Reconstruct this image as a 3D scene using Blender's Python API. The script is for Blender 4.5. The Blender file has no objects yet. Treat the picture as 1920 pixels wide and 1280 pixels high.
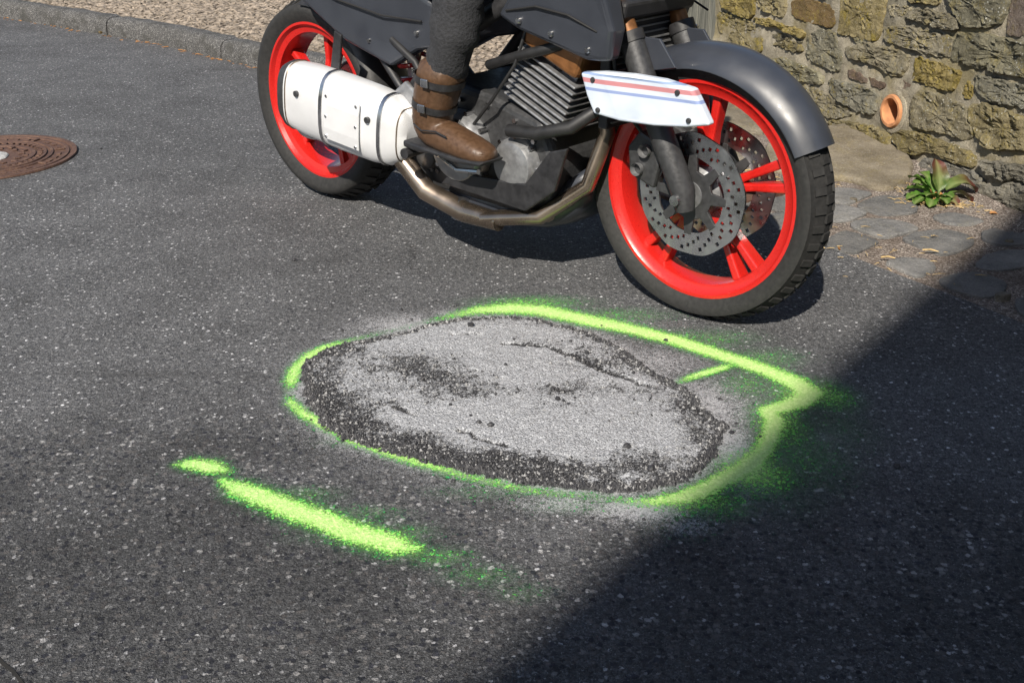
import bpy, bmesh, math, random
import numpy as np
from mathutils import Vector, Matrix, noise

random.seed(7); rng = np.random.default_rng(7)
SC = bpy.context.scene
COL = SC.collection

# ------------------------------------------------------------------ camera, sky, sun, exposure
CAM_H = 1.13; PITCH = math.radians(25.571); FPX = 2000.0
cd = bpy.data.cameras.new('camera'); cam = bpy.data.objects.new('camera', cd); COL.objects.link(cam)
cd.sensor_width = 36.0; cd.lens = 37.5; cd.clip_start = 0.05; cd.clip_end = 600
cam.location = (0, 0, CAM_H); cam.rotation_euler = (math.pi/2 - PITCH, 0, 0)
SC.camera = cam

SUN_EL = math.radians(41); SUN_H = Vector((-0.30, -0.954, 0)).normalized()      # towards the sun
world = bpy.data.worlds.new('World'); SC.world = world; world.use_nodes = True
wn = world.node_tree; wn.nodes.clear()
sky = wn.nodes.new('ShaderNodeTexSky'); sky.sky_type = 'NISHITA'; sky.sun_disc = False
sky.sun_elevation = SUN_EL; sky.sun_rotation = math.atan2(SUN_H.x, SUN_H.y)
bg = wn.nodes.new('ShaderNodeBackground'); bg.inputs['Strength'].default_value = 0.075
wo = wn.nodes.new('ShaderNodeOutputWorld')
wn.links.new(sky.outputs[0], bg.inputs[0]); wn.links.new(bg.outputs[0], wo.inputs[0])

sd = bpy.data.lights.new('sun', 'SUN'); sd.energy = 4.8; sd.angle = math.radians(0.52); sd.color = (1.0, 0.925, 0.81)
sun = bpy.data.objects.new('sun', sd); COL.objects.link(sun)
to_sun = Vector((SUN_H.x*math.cos(SUN_EL), SUN_H.y*math.cos(SUN_EL), math.sin(SUN_EL)))
sun.rotation_euler = to_sun.to_track_quat('Z', 'Y').to_euler(); sun.location = to_sun*20

SC.view_settings.view_transform = 'Standard'; SC.view_settings.look = 'None'
SC.view_settings.exposure = 0.78; SC.view_settings.gamma = 1.0; SC.view_settings.use_curve_mapping = False

# ------------------------------------------------------------------ small geometry helpers
CP, SP = math.cos(PITCH), math.sin(PITCH)
def gp(px, py, z=0.0):
    """ground point (height z) read off the survey picture, in metres"""
    a = (px-960)/FPX; b = (640-py)/FPX
    r = (a, CP+b*SP, -SP+b*CP); t = (z-CAM_H)/r[2]
    return Vector((r[0]*t, r[1]*t, z))

def sm(a, b, x):
    t = max(0.0, min(1.0, (x-a)/(b-a))); return t*t*(3-2*t)

class MB:
    def __init__(s): s.v = []; s.f = []
    def add(s, v, f, M=None):
        o = len(s.v)
        if M is not None: v = [M @ Vector(p) for p in v]
        s.v += [tuple(p) for p in v]; s.f += [tuple(i+o for i in q) for q in f]
        return s
    def box(s, c, d, M=None):
        x, y, z = c; a, b, e = d[0]/2, d[1]/2, d[2]/2
        v = [(x+i*a, y+j*b, z+k*e) for i in (-1,1) for j in (-1,1) for k in (-1,1)]
        f = [(0,1,3,2),(4,6,7,5),(0,4,5,1),(2,3,7,6),(0,2,6,4),(1,5,7,3)]
        return s.add(v, f, M)
    def tube(s, pts, r, n=12, M=None, cap=True, closed=False, flat=1.0):
        pts = [Vector(p) for p in pts]; N = len(pts)
        rr = r if isinstance(r, (list, tuple)) else [r]*N
        v = []; f = []
        up = Vector((0,0,1)); prevx = None
        for i, p in enumerate(pts):
            if closed: t = pts[(i+1) % N]-pts[i-1]
            else: t = pts[min(i+1, N-1)]-pts[max(i-1, 0)]
            t.normalize()
            x = up.cross(t) if prevx is None else prevx-t*prevx.dot(t)
            if x.length < 1e-4: x = Vector((1,0,0)).cross(t)
            x.normalize(); y = t.cross(x); prevx = x
            for k in range(n):
                a = 2*math.pi*k/n
                v.append(p+x*math.cos(a)*rr[i]+y*math.sin(a)*rr[i]*flat)
        for i in range(N if closed else N-1):
            j = (i+1) % N
            for k in range(n):
                f.append((i*n+k, i*n+(k+1) % n, j*n+(k+1) % n, j*n+k))
        if cap and not closed:
            f.append(tuple(range(n-1, -1, -1))); f.append(tuple((N-1)*n+k for k in range(n)))
        return s.add(v, f, M)
    def lathe(s, prof, n=48, M=None, closed=False):
        """profile of (radius, y); axis is Y"""
        v = []; f = []; m = len(prof)
        for k in range(n):
            a = 2*math.pi*k/n
            for r, y in prof: v.append((r*math.cos(a), y, r*math.sin(a)))
        for k in range(n):
            j = (k+1) % n
            for i in range(m if closed else m-1):
                i2 = (i+1) % m
                f.append((k*m+i, k*m+i2, j*m+i2, j*m+i))
        return s.add(v, f, M)
    def prism(s, outline, y0, y1, M=None):
        """outline in x,z extruded along y; y0/y1 may be functions of (x,z)"""
        n = len(outline)
        g0 = y0 if callable(y0) else (lambda x, z: y0); g1 = y1 if callable(y1) else (lambda x, z: y1)
        v = [(x, g0(x, z), z) for x, z in outline]+[(x, g1(x, z), z) for x, z in outline]
        f = [tuple(range(n)), tuple(range(2*n-1, n-1, -1))]
        f += [(i, (i+1) % n, n+(i+1) % n, n+i) for i in range(n)]
        return s.add(v, f, M)
    def loft(s, secs, M=None, cap=True):
        n = len(secs[0]); v = [p for q in secs for p in q]; f = []
        for i in range(len(secs)-1):
            for k in range(n):
                f.append((i*n+k, i*n+(k+1) % n, (i+1)*n+(k+1) % n, (i+1)*n+k))
        if cap:
            f.append(tuple(range(n-1, -1, -1))); f.append(tuple((len(secs)-1)*n+k for k in range(n)))
        return s.add(v, f, M)
    def build(s, name, mat, parent=None, smooth=False, bevel=0, seg=2, sub=0, autosmooth=None):
        me = bpy.data.meshes.new(name); me.from_pydata(s.v, [], s.f)
        bm = bmesh.new(); bm.from_mesh(me); bmesh.ops.recalc_face_normals(bm, faces=bm.faces); bm.to_mesh(me); bm.free()
        me.materials.append(mat)
        o = bpy.data.objects.new(name, me); COL.objects.link(o)
        if parent is not None: o.parent = parent
        if bevel:
            b = o.modifiers.new('bevel', 'BEVEL'); b.width = bevel; b.segments = seg; b.limit_method = 'ANGLE'; b.angle_limit = math.radians(35)
        if sub:
            m = o.modifiers.new('sub', 'SUBSURF'); m.levels = sub; m.render_levels = sub
        if smooth:
            for p in me.polygons: p.use_smooth = True
            try: me.set_sharp_from_angle(angle=math.radians(autosmooth or 40))
            except Exception: pass
        return o

def tag(o, label=None, cat=None, group=None, kind=None):
    if label: o['label'] = label
    if cat: o['category'] = cat
    if group: o['group'] = group
    if kind: o['kind'] = kind
    return o
def empty(name, loc=(0,0,0), rz=0):
    o = bpy.data.objects.new(name, None); COL.objects.link(o); o.location = loc; o.rotation_euler = (0,0,rz); o.empty_display_size = .1
    return o
def fattr(o, name, vals):
    a = o.data.attributes.new(name, 'FLOAT', 'POINT'); a.data.foreach_set('value', np.asarray(vals, dtype=np.float32))

def superellipse(c, xa, ya, a, b, n=24, e=2.6):
    out = []
    for k in range(n):
        t = 2*math.pi*k/n; ct, st = math.cos(t), math.sin(t)
        out.append(Vector(c)+Vector(xa)*a*math.copysign(abs(ct)**(2/e), ct)+Vector(ya)*b*math.copysign(abs(st)**(2/e), st))
    return out

# ------------------------------------------------------------------ materials
class NT:
    def __init__(s, name):
        s.m = bpy.data.materials.new(name); s.m.use_nodes = True; s.t = s.m.node_tree; s.t.nodes.clear()
        s.out = s.n('ShaderNodeOutputMaterial')
    def n(s, kind, **kw):
        x = s.t.nodes.new(kind)
        for k, v in kw.items(): setattr(x, k, v)
        return x
    def put(s, sock, val):
        if isinstance(val, bpy.types.NodeSocket): s.t.links.new(val, sock)
        elif val is not None: sock.default_value = val
    def math(s, op, a, b=None, c=None, clamp=False):
        x = s.n('ShaderNodeMath', operation=op); x.use_clamp = clamp
        s.put(x.inputs[0], a); s.put(x.inputs[1], b)
        if c is not None: s.put(x.inputs[2], c)
        return x.outputs[0]
    def mix(s, fac, a, b, blend='MIX'):
        x = s.n('ShaderNodeMix', data_type='RGBA', blend_type=blend)
        s.put(x.inputs[0], fac); s.put(x.inputs[6], a); s.put(x.inputs[7], b); return x.outputs[2]
    def ramp(s, fac, stops, interp='LINEAR'):
        x = s.n('ShaderNodeValToRGB'); s.put(x.inputs[0], fac); r = x.color_ramp; r.interpolation = interp
        while len(r.elements) > 1: r.elements.remove(r.elements[-1])
        for i, (p, c) in enumerate(stops):
            e = r.elements[0] if i == 0 else r.elements.new(p)
            e.position = p; e.color = c if len(c) == 4 else (*c, 1)
        return x.outputs[0]
    def noise(s, vec, scale, detail=4, rough=.55, dist=0):
        x = s.n('ShaderNodeTexNoise'); s.put(x.inputs['Vector'], vec); x.inputs['Scale'].default_value = scale
        x.inputs['Detail'].default_value = detail; x.inputs['Roughness'].default_value = rough; x.inputs['Distortion'].default_value = dist
        return x.outputs[0], x.outputs[1]
    def voro(s, vec, scale, feature='F1', rnd=1.0, metric='EUCLIDEAN'):
        x = s.n('ShaderNodeTexVoronoi', feature=feature, distance=metric); s.put(x.inputs['Vector'], vec)
        x.inputs['Scale'].default_value = scale; x.inputs['Randomness'].default_value = rnd
        return x
    def mapr(s, v, a, b, c=0.0, d=1.0, smooth=True):
        x = s.n('ShaderNodeMapRange'); x.interpolation_type = 'SMOOTHSTEP' if smooth else 'LINEAR'
        s.put(x.inputs[0], v); s.put(x.inputs[1], a); s.put(x.inputs[2], b); s.put(x.inputs[3], c); s.put(x.inputs[4], d); return x.outputs[0]
    def pos(s): return s.n('ShaderNodeNewGeometry').outputs['Position']
    def obj(s): return s.n('ShaderNodeTexCoord').outputs['Object']
    def rand(s): return s.n('ShaderNodeObjectInfo').outputs['Random']
    def attr(s, name):
        x = s.n('ShaderNodeAttribute'); x.attribute_name = name; return x.outputs['Fac']
    def bump(s, h, strength, dist, nrm=None):
        x = s.n('ShaderNodeBump'); x.inputs['Strength'].default_value = strength; x.inputs['Distance'].default_value = dist
        s.put(x.inputs['Height'], h)
        if nrm is not None: s.put(x.inputs['Normal'], nrm)
        return x.outputs[0]
    def bsdf(s, col, rough=.8, metal=0.0, nrm=None, spec=.5, coat=0.0):
        x = s.n('ShaderNodeBsdfPrincipled'); s.put(x.inputs['Base Color'], col if isinstance(col, bpy.types.NodeSocket) else (*col, 1))
        s.put(x.inputs['Roughness'], rough); s.put(x.inputs['Metallic'], metal); x.inputs['Specular IOR Level'].default_value = spec
        x.inputs['Coat Weight'].default_value = coat
        if nrm is not None: s.put(x.inputs['Normal'], nrm)
        return x.outputs[0]
    def done(s, sh): s.t.links.new(sh, s.out.inputs[0]); return s.m

def g3(v): return (v, v, v, 1)

def asphalt_nodes(k, fresh=False):
    """colour and height of worn road asphalt, in metres of world space; the surface course is coarser on the near side"""
    P = k.pos()
    w = k.noise(P, 130, 3, .6)[1]
    vm = k.n('ShaderNodeVectorMath', operation='MULTIPLY_ADD'); k.put(vm.inputs[0], w); vm.inputs[1].default_value = (.013,.013,.013); k.put(vm.inputs[2], P)
    Q = vm.outputs[0]
    va = k.voro(Q, 122); vb = k.voro(Q, 330); vc = k.voro(Q, 84)
    sa = k.n('ShaderNodeSeparateColor'); k.put(sa.inputs[0], va.outputs['Color'])
    sb = k.n('ShaderNodeSeparateColor'); k.put(sb.inputs[0], vb.outputs['Color'])
    sc_ = k.n('ShaderNodeSeparateColor'); k.put(sc_.inputs[0], vc.outputs['Color'])
    low = k.noise(P, 1.1, 3)[0]; low2 = k.noise(P, 5.0, 4)[0]
    sx = k.n('ShaderNodeSeparateXYZ'); k.put(sx.inputs[0], P)
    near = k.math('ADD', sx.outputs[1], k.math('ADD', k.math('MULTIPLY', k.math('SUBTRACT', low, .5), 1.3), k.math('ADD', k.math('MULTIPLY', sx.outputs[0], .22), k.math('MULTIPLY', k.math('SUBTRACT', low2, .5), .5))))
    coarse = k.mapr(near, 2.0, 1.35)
    ma = k.mapr(va.outputs['Distance'], .52, .38); mb = k.mapr(vb.outputs['Distance'], .55, .25)
    mc = k.math('MULTIPLY', k.mapr(vc.outputs['Distance'], .50, .40), k.mapr(sc_.outputs[0], .5, .56))
    mc = k.math('MULTIPLY', mc, k.mapr(coarse, 0, .6, .12, 1))
    base = k.ramp(k.noise(P, 240, 3)[0], [(.3, (.024,.024,.024)), (.5, (.062,.060,.058)), (.72, (.12,.115,.111))])
    cb = k.ramp(sb.outputs[0], [(0, (.022,.022,.024)), (.3, (.060,.058,.057)), (.7, (.130,.124,.120)), (.9, (.19,.182,.176)), (.985, (.34,.33,.32))])
    ca = k.ramp(sa.outputs[0], [(0, (.022,.022,.026)), (.35, (.062,.060,.058)), (.78, (.13,.124,.119)), (.92, (.21,.20,.19)), (.985, (.42,.40,.385))])
    cc = k.ramp(sc_.outputs[1], [(0, (.014,.015,.020)), (.32, (.034,.034,.042)), (.55, (.075,.067,.062)), (.75, (.125,.112,.103)), (.90, (.20,.185,.17)), (.975, (.34,.32,.30))])
    col = k.mix(k.math('MULTIPLY', mb, .8), base, cb)
    col = k.mix(k.math('MULTIPLY', ma, k.mapr(sa.outputs[1], .3, .55, .25, .95)), col, ca)
    col = k.mix(k.math('MULTIPLY', mc, .92), col, cc)
    tone = k.math('ADD', k.mapr(low, .3, .7, .86, 1.14, False), k.mapr(low2, .3, .7, -.15, .15, False))
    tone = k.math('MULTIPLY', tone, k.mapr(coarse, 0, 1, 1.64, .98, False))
    tone = k.math('MULTIPLY', tone, k.mapr(k.noise(P, 85, 3, .6)[0], .3, .7, .66, 1.34, False))
    vs = k.n('ShaderNodeVectorMath', operation='SCALE'); k.put(vs.inputs[0], col); k.put(vs.inputs['Scale'], tone); col = k.mix(1.0, vs.outputs[0], (.95,1.0,1.085,1), 'MULTIPLY')
    h = k.math('ADD', k.math('MULTIPLY', ma, k.mapr(sa.outputs[2], 0, 1, .2, .8, False)), k.math('ADD', k.math('MULTIPLY', mb, .35), k.math('MULTIPLY', mc, k.mapr(sc_.outputs[2], 0, 1, -.5, .7, False))))
    h = k.math('ADD', h, k.math('MULTIPLY', k.noise(P, 280, 3)[0], .6))
    return P, col, h, sb.outputs[1], low

def make_asphalt():
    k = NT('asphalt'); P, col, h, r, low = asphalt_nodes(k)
    scuff = k.n('ShaderNodeMapping'); k.put(scuff.inputs[0], P); scuff.inputs['Rotation'].default_value = (0,0,.72); scuff.inputs['Scale'].default_value = (.6, 7, 1)
    sf = k.mapr(k.noise(scuff.outputs[0], 1.0, 3)[0], .6, .75)
    col = k.mix(k.math('MULTIPLY', sf, .3), col, g3(.035))
    # hairline cracks and the odd oil stain
    dv = k.n('ShaderNodeVectorMath', operation='MULTIPLY_ADD'); k.put(dv.inputs[0], k.noise(P, 6, 5, .65)[1]); dv.inputs[1].default_value = (.22,.22,0); k.put(dv.inputs[2], P)
    ce = k.voro(dv.outputs[0], 1.15, 'DISTANCE_TO_EDGE').outputs['Distance']
    cm = k.math('MULTIPLY', k.mapr(ce, .0045, .0015), k.mapr(k.noise(P, 2.3, 3)[0], .53, .64))
    col = k.mix(k.math('MULTIPLY', cm, .4), col, g3(.016)); h = k.math('SUBTRACT', h, k.math('MULTIPLY', cm, .6))
    oil = k.math('MULTIPLY', k.mapr(k.noise(P, 3.3, 4, .6)[0], .66, .74), .45); col = k.mix(oil, col, g3(.03))
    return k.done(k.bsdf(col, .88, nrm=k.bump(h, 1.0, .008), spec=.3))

def make_paint(name, hi, lo):
    k = NT(name); P, col, h, r, low = asphalt_nodes(k)
    d = k.attr('dens')
    fine = k.voro(P, 360); sf = k.n('ShaderNodeSeparateColor'); k.put(sf.inputs[0], fine.outputs['Color'])
    clump = k.noise(P, 110, 4, .65)[0]
    f2 = k.voro(P, 760); s2 = k.n('ShaderNodeSeparateColor'); k.put(s2.inputs[0], f2.outputs['Color'])
    thr = k.math('ADD', k.math('ADD', k.math('MULTIPLY', sf.outputs[0], .26), k.math('MULTIPLY', s2.outputs[0], .20)), k.math('ADD', k.math('MULTIPLY', k.mapr(h, .1, 1.6, 1, 0), .34), k.math('MULTIPLY', clump, .42)))
    thr = k.math('SUBTRACT', k.math('MULTIPLY', thr, 1.18), .20)
    al = k.math('MULTIPLY', k.mapr(k.math('SUBTRACT', d, thr), -.14, .22), .96)
    al = k.math('MAXIMUM', al, k.math('MULTIPLY', k.mapr(d, .08, .9), k.math('MULTIPLY', k.mapr(clump, .35, .62, .12, .6), k.mapr(s2.outputs[1], 0, 1, .35, 1.0, False))))
    dd = k.math('ADD', d, k.math('MULTIPLY', k.math('SUBTRACT', sf.outputs[1], .5), .5))
    c = k.ramp(k.mapr(dd, .1, 1.05, 0, 1, False), [(0, lo), (.32, (.08,.52,.085)), (.6, (.30,.68,.12)), (1, hi)])
    c = k.mix(k.math('MULTIPLY', k.mapr(h, .9, .2), .38), c, (.12,.34,.04,1))
    sh = k.bsdf(c, .7, nrm=k.bump(h, .6, .003), spec=.3)
    tr = k.n('ShaderNodeBsdfTransparent').outputs[0]
    mx = k.n('ShaderNodeMixShader'); k.put(mx.inputs[0], al); k.put(mx.inputs[1], tr); k.put(mx.inputs[2], sh)
    return k.done(mx.outputs[0])

def make_dust():
    k = NT('stone_dust'); P, col, h, r, low = asphalt_nodes(k)
    d = k.attr('dens')
    fine = k.voro(P, 520); sf = k.n('ShaderNodeSeparateColor'); k.put(sf.inputs[0], fine.outputs['Color'])
    thr = k.math('ADD', k.math('MULTIPLY', sf.outputs[0], .45), k.math('ADD', k.math('MULTIPLY', k.mapr(h, 0, 1.3, 0, 1), .3), k.math('MULTIPLY', k.noise(P, 35, 4)[0], .3)))
    al = k.math('MULTIPLY', k.mapr(k.math('SUBTRACT', d, thr), -.3, .25), .92)
    c = k.ramp(sf.outputs[1], [(0, (.24,.242,.255)), (.8, (.35,.352,.368)), (1, (.47,.47,.485))])
    sh = k.bsdf(c, .95, nrm=k.bump(h, .5, .003), spec=.2)
    tr = k.n('ShaderNodeBsdfTransparent').outputs[0]
    mx = k.n('ShaderNodeMixShader'); k.put(mx.inputs[0], al); k.put(mx.inputs[1], tr); k.put(mx.inputs[2], sh)
    return k.done(mx.outputs[0])

def make_patch():
    k = NT('patch_asphalt'); P = k.pos(); d = k.attr('dust')
    va = k.voro(P, 190); vb = k.voro(P, 420)
    sa = k.n('ShaderNodeSeparateColor'); k.put(sa.inputs[0], va.outputs['Color'])
    sb = k.n('ShaderNodeSeparateColor'); k.put(sb.inputs[0], vb.outputs['Color'])
    ma = k.mapr(va.outputs['Distance'], .5, .15); mb = k.mapr(vb.outputs['Distance'], .5, .1)
    h = k.math('ADD', k.math('MULTIPLY', ma, .7), k.math('ADD', k.math('MULTIPLY', mb, .4), k.math('MULTIPLY', k.noise(P, 250, 3)[0], .5)))
    mp = k.n('ShaderNodeMapping'); k.put(mp.inputs[0], P); mp.inputs['Rotation'].default_value = (0,0,.45); mp.inputs['Scale'].default_value = (7, 26, 1)
    st = k.noise(mp.outputs[0], 1.0, 4, .6)[0]
    thr = k.math('ADD', k.math('MULTIPLY', sa.outputs[0], .30), k.math('ADD', k.math('MULTIPLY', sb.outputs[0], .24), k.math('ADD', k.math('MULTIPLY', st, .42), k.math('MULTIPLY', k.noise(P, 60, 4)[0], .20))))
    f = k.mapr(k.math('SUBTRACT', d, thr), -.20, .20)
    dark = k.ramp(sb.outputs[1], [(0, (.012,.012,.014)), (.7, (.03,.03,.033)), (.93, (.07,.07,.075)), (1, (.3,.3,.3))])
    dust = k.ramp(sb.outputs[2], [(0, (.25,.257,.272)), (.5, (.34,.348,.368)), (.93, (.41,.42,.44)), (1, (.56,.57,.59))])
    col = k.mix(f, dark, dust)
    return k.done(k.bsdf(col, k.mapr(f, 0, 1, .6, .95), nrm=k.bump(h, 1.0, .006), spec=.4))

def make_bitumen():
    k = NT('bitumen_granule'); d = k.attr('dust'); P = k.pos()
    n_ = k.noise(P, 400, 2)[0]
    col = k.mix(k.mapr(d, .3, .9), k.ramp(n_, [(.3, (.012,.012,.014)), (.7, (.035,.035,.04))]), k.ramp(n_, [(.3, (.15,.15,.155)), (.7, (.32,.32,.32))]))
    return k.done(k.bsdf(col, .6, nrm=k.bump(n_, .5, .002)))

def make_stone(name, cols, lichen=.5, white=.4, streak=False, bumps=1.0):
    """rubble stone: base tones, yellow and white lichen, fine grain"""
    k = NT(name); P = k.pos(); rnd = k.rand()
    sh = k.n('ShaderNodeVectorMath', operation='ADD'); k.put(sh.inputs[0], P)
    rv = k.n('ShaderNodeCombineXYZ'); k.put(rv.inputs[0], k.math('MULTIPLY', rnd, 37.)); k.put(rv.inputs[1], k.math('MULTIPLY', rnd, 91.)); k.put(sh.inputs[1], rv.outputs[0])
    Q = sh.outputs[0]
    if streak:
        mp = k.n('ShaderNodeMapping'); k.put(mp.inputs[0], Q); mp.inputs['Scale'].default_value = (.5, .5, 3.0); G = mp.outputs[0]
    else: G = Q
    a = k.noise(G, 9, 6, .65)[0]; b = k.noise(Q, 120, 4, .7)[0]; c = k.noise(Q, 420, 2)[0]
    col = k.ramp(k.math('ADD', k.math('MULTIPLY', a, .65), k.math('MULTIPLY', b, .35)), [(.28, cols[0]), (.45, cols[1]), (.6, cols[2]), (.75, cols[3])])
    hv = k.n('ShaderNodeHueSaturation'); k.put(hv.inputs['Color'], col)
    k.put(hv.inputs['Value'], k.mapr(rnd, 0, 1, .78, 1.2, False)); k.put(hv.inputs['Saturation'], k.mapr(k.math('FRACT', k.math('MULTIPLY', rnd, 7.3)), 0, 1, .65, 1.2, False)); col = hv.outputs[0]
    la = k.math('ADD', k.math('MULTIPLY', k.noise(Q, 14, 5, .7)[0], .6), k.math('MULTIPLY', k.noise(Q, 90, 3)[0], .4))
    lf = k.math('MULTIPLY', k.mapr(la, .49, .62), lichen)
    lf = k.math('MULTIPLY', lf, k.mapr(k.math('FRACT', k.math('MULTIPLY', rnd, 3.7)), 0, 1, .3, 1.1, False))
    col = k.mix(lf, col, k.ramp(b, [(.35, (.14,.115,.022)), (.65, (.34,.26,.055))]))
    wv = k.voro(Q, 130); ws = k.n('ShaderNodeSeparateColor'); k.put(ws.inputs[0], wv.outputs['Color'])
    wf = k.math('MULTIPLY', k.math('MULTIPLY', k.mapr(wv.outputs['Distance'], .5, .2), k.mapr(ws.outputs[0], .72, .8)), k.mapr(k.noise(Q, 16, 3)[0], .45, .62))
    col = k.mix(k.math('MULTIPLY', wf, white), col, (.46,.46,.42,1))
    sp = k.mapr(c, .62, .72); col = k.mix(k.math('MULTIPLY', sp, .5), col, (.42,.40,.34,1))
    dk = k.mapr(c, .4, .3); col = k.mix(k.math('MULTIPLY', dk, .55), col, (.03,.028,.022,1))
    h = k.math('ADD', k.math('MULTIPLY', b, .6), k.math('ADD', k.math('MULTIPLY', c, .35), k.math('MULTIPLY', k.noise(G, 40, 4, .7)[0], .8)))
    return k.done(k.bsdf(col, .92, nrm=k.bump(h, 1.0*bumps, .018), spec=.2))

def make_plain(name, col, rough=.5, metal=0., var=.15, scale=40, bump=0.0, coat=0., col2=None, spec=.5):
    k = NT(name); P = k.obj(); n_ = k.noise(P, scale, 5)[0]
    c2 = col2 or tuple(min(1, c*(1-var*2)) for c in col); c1 = tuple(min(1, c*(1+var)) for c in col)
    c = k.ramp(n_, [(.3, c2), (.7, c1)])
    return k.done(k.bsdf(c, k.mapr(n_, .3, .7, max(.03, rough-.07), min(1, rough+.08)), metal, nrm=k.bump(n_, bump, .01) if bump else None, coat=coat, spec=spec))

def make_grit():
    k = NT('grit_bed'); P = k.pos()
    va = k.voro(P, 260); s_ = k.n('ShaderNodeSeparateColor'); k.put(s_.inputs[0], va.outputs['Color'])
    vb = k.voro(P, 90); sb = k.n('ShaderNodeSeparateColor'); k.put(sb.inputs[0], vb.outputs['Color'])
    low = k.noise(P, 7, 5)[0]
    c = k.ramp(s_.outputs[0], [(0, (.07,.058,.050)), (.4, (.17,.142,.124)), (.75, (.27,.23,.20)), (.95, (.40,.35,.31)), (1, (.55,.51,.46))])
    c = k.mix(k.mapr(low, .45, .65), c, k.mix(.5, c, (.09,.065,.05,1)))
    peb = k.math('MULTIPLY', k.mapr(vb.outputs['Distance'], .36, .25), k.mapr(sb.outputs[0], .86, .9))
    c = k.mix(peb, c, k.ramp(sb.outputs[1], [(0, (.10,.09,.08)), (.6, (.30,.27,.24)), (1, (.5,.48,.44))]))
    h = k.math('ADD', k.mapr(va.outputs['Distance'], .6, .1), k.math('ADD', k.math('MULTIPLY', peb, 1.2), low))
    return k.done(k.bsdf(c, .95, nrm=k.bump(h, .9, .005), spec=.2))

def make_mortar():
    k = NT('lime_mortar'); P = k.pos(); a = k.noise(P, 22, 6, .7)[0]; b = k.noise(P, 240, 3)[0]; l = k.noise(P, 5, 4)[0]
    c = k.ramp(k.math('ADD', k.math('MULTIPLY', a, .6), k.math('MULTIPLY', b, .4)), [(.3, (.12,.105,.078)), (.5, (.27,.243,.188)), (.72, (.43,.395,.32))])
    c = k.mix(k.math('MULTIPLY', k.mapr(l, .48, .66), .5), c, (.22,.175,.06,1))
    c = k.mix(k.math('MULTIPLY', k.mapr(k.noise(P, 3, 3)[0], .5, .7), .5), c, (.10,.095,.07,1))
    h = k.math('ADD', a, k.math('MULTIPLY', b, .7))
    return k.done(k.bsdf(c, .95, nrm=k.bump(h, .8, .01), spec=.2))

def make_granite():
    k = NT('kerb_granite'); P = k.pos(); v = k.voro(P, 330); s_ = k.n('ShaderNodeSeparateColor'); k.put(s_.inputs[0], v.outputs['Color'])
    a = k.noise(P, 12, 5, .7)[0]; b = k.noise(P, 80, 4, .7)[0]
    c = k.ramp(s_.outputs[0], [(0, (.026,.026,.028)), (.5, (.065,.064,.063)), (.85, (.135,.132,.129)), (1, (.30,.29,.28))])
    c = k.mix(k.math('MULTIPLY', k.mapr(a, .45, .65), .75), c, (.045,.044,.04,1))
    return k.done(k.bsdf(c, .85, nrm=k.bump(k.math('ADD', b, a), .9, .012), spec=.3))

def make_rust():
    k = NT('rusty_iron'); P = k.pos(); a = k.noise(P, 30, 6, .7)[0]; b = k.noise(P, 190, 4)[0]
    c = k.ramp(k.math('ADD', k.math('MULTIPLY', a, .6), k.math('MULTIPLY', b, .4)), [(.3, (.035,.022,.018)), (.48, (.085,.045,.033)), (.6, (.13,.075,.05)), (.75, (.20,.15,.10))])
    return k.done(k.bsdf(c, .75, .25, nrm=k.bump(k.math('ADD', a, b), .5, .004)))

def make_wood():
    k = NT('weathered_wood'); P = k.pos(); mp = k.n('ShaderNodeMapping'); k.put(mp.inputs[0], P); mp.inputs['Scale'].default_value = (14, 14, .9)
    a = k.noise(mp.outputs[0], 5, 6, .7)[0]; r = k.rand()
    c = k.ramp(a, [(.3, (.05,.052,.045)), (.5, (.13,.13,.11)), (.7, (.22,.215,.185))])
    hv = k.n('ShaderNodeHueSaturation'); k.put(hv.inputs['Color'], c); k.put(hv.inputs['Value'], k.mapr(r, 0, 1, .8, 1.15, False))
    return k.done(k.bsdf(hv.outputs[0], .9, nrm=k.bump(a, .7, .006), spec=.2))

def make_leaf(name, c1, c2, red=0.0):
    k = NT(name); P = k.obj(); n_ = k.noise(P, 60, 4)[0]; t = k.attr('tip')
    c = k.ramp(n_, [(.35, c1), (.65, c2)])
    c = k.mix(k.math('MULTIPLY', k.mapr(t, .35, .9), red), c, (.10,.03,.022,1))
    c = k.mix(k.math('MULTIPLY', k.attr('vein'), .5), c, (.25,.30,.12,1))
    d = k.bsdf(c, .45, nrm=k.bump(n_, .5, .004)); tl = k.n('ShaderNodeBsdfTranslucent'); k.put(tl.inputs[0], c)
    mx = k.n('ShaderNodeMixShader'); mx.inputs[0].default_value = .25; k.put(mx.inputs[1], d); k.put(mx.inputs[2], tl.outputs[0])
    return k.done(mx.outputs[0])

def make_carbonpanel():
    """pale blue-white fairing panel with faint red and blue pinstripes"""
    k = NT('pale_fairing'); P = k.obj(); sp = k.n('ShaderNodeSeparateXYZ'); k.put(sp.inputs[0], P)
    z = k.math('SUBTRACT', sp.outputs[2], k.math('MULTIPLY', sp.outputs[0], .02))
    n_ = k.noise(P, 8, 3)[0]
    def band(c, w): return k.mapr(k.math('ABSOLUTE', k.math('SUBTRACT', z, c)), w, w*.8)
    c = k.ramp(n_, [(.3, (.40,.46,.56)), (.7, (.56,.61,.68))])
    c = k.mix(k.math('MULTIPLY', band(.572, .006), .8), c, (.42,.10,.10,1)); c = k.mix(k.math('MULTIPLY', band(.552, .004), .7), c, (.10,.16,.40,1))
    c = k.mix(k.math('MULTIPLY', band(.588, .003), .7), c, (.12,.2,.4,1))
    return k.done(k.bsdf(c, .3, coat=.4))

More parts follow.
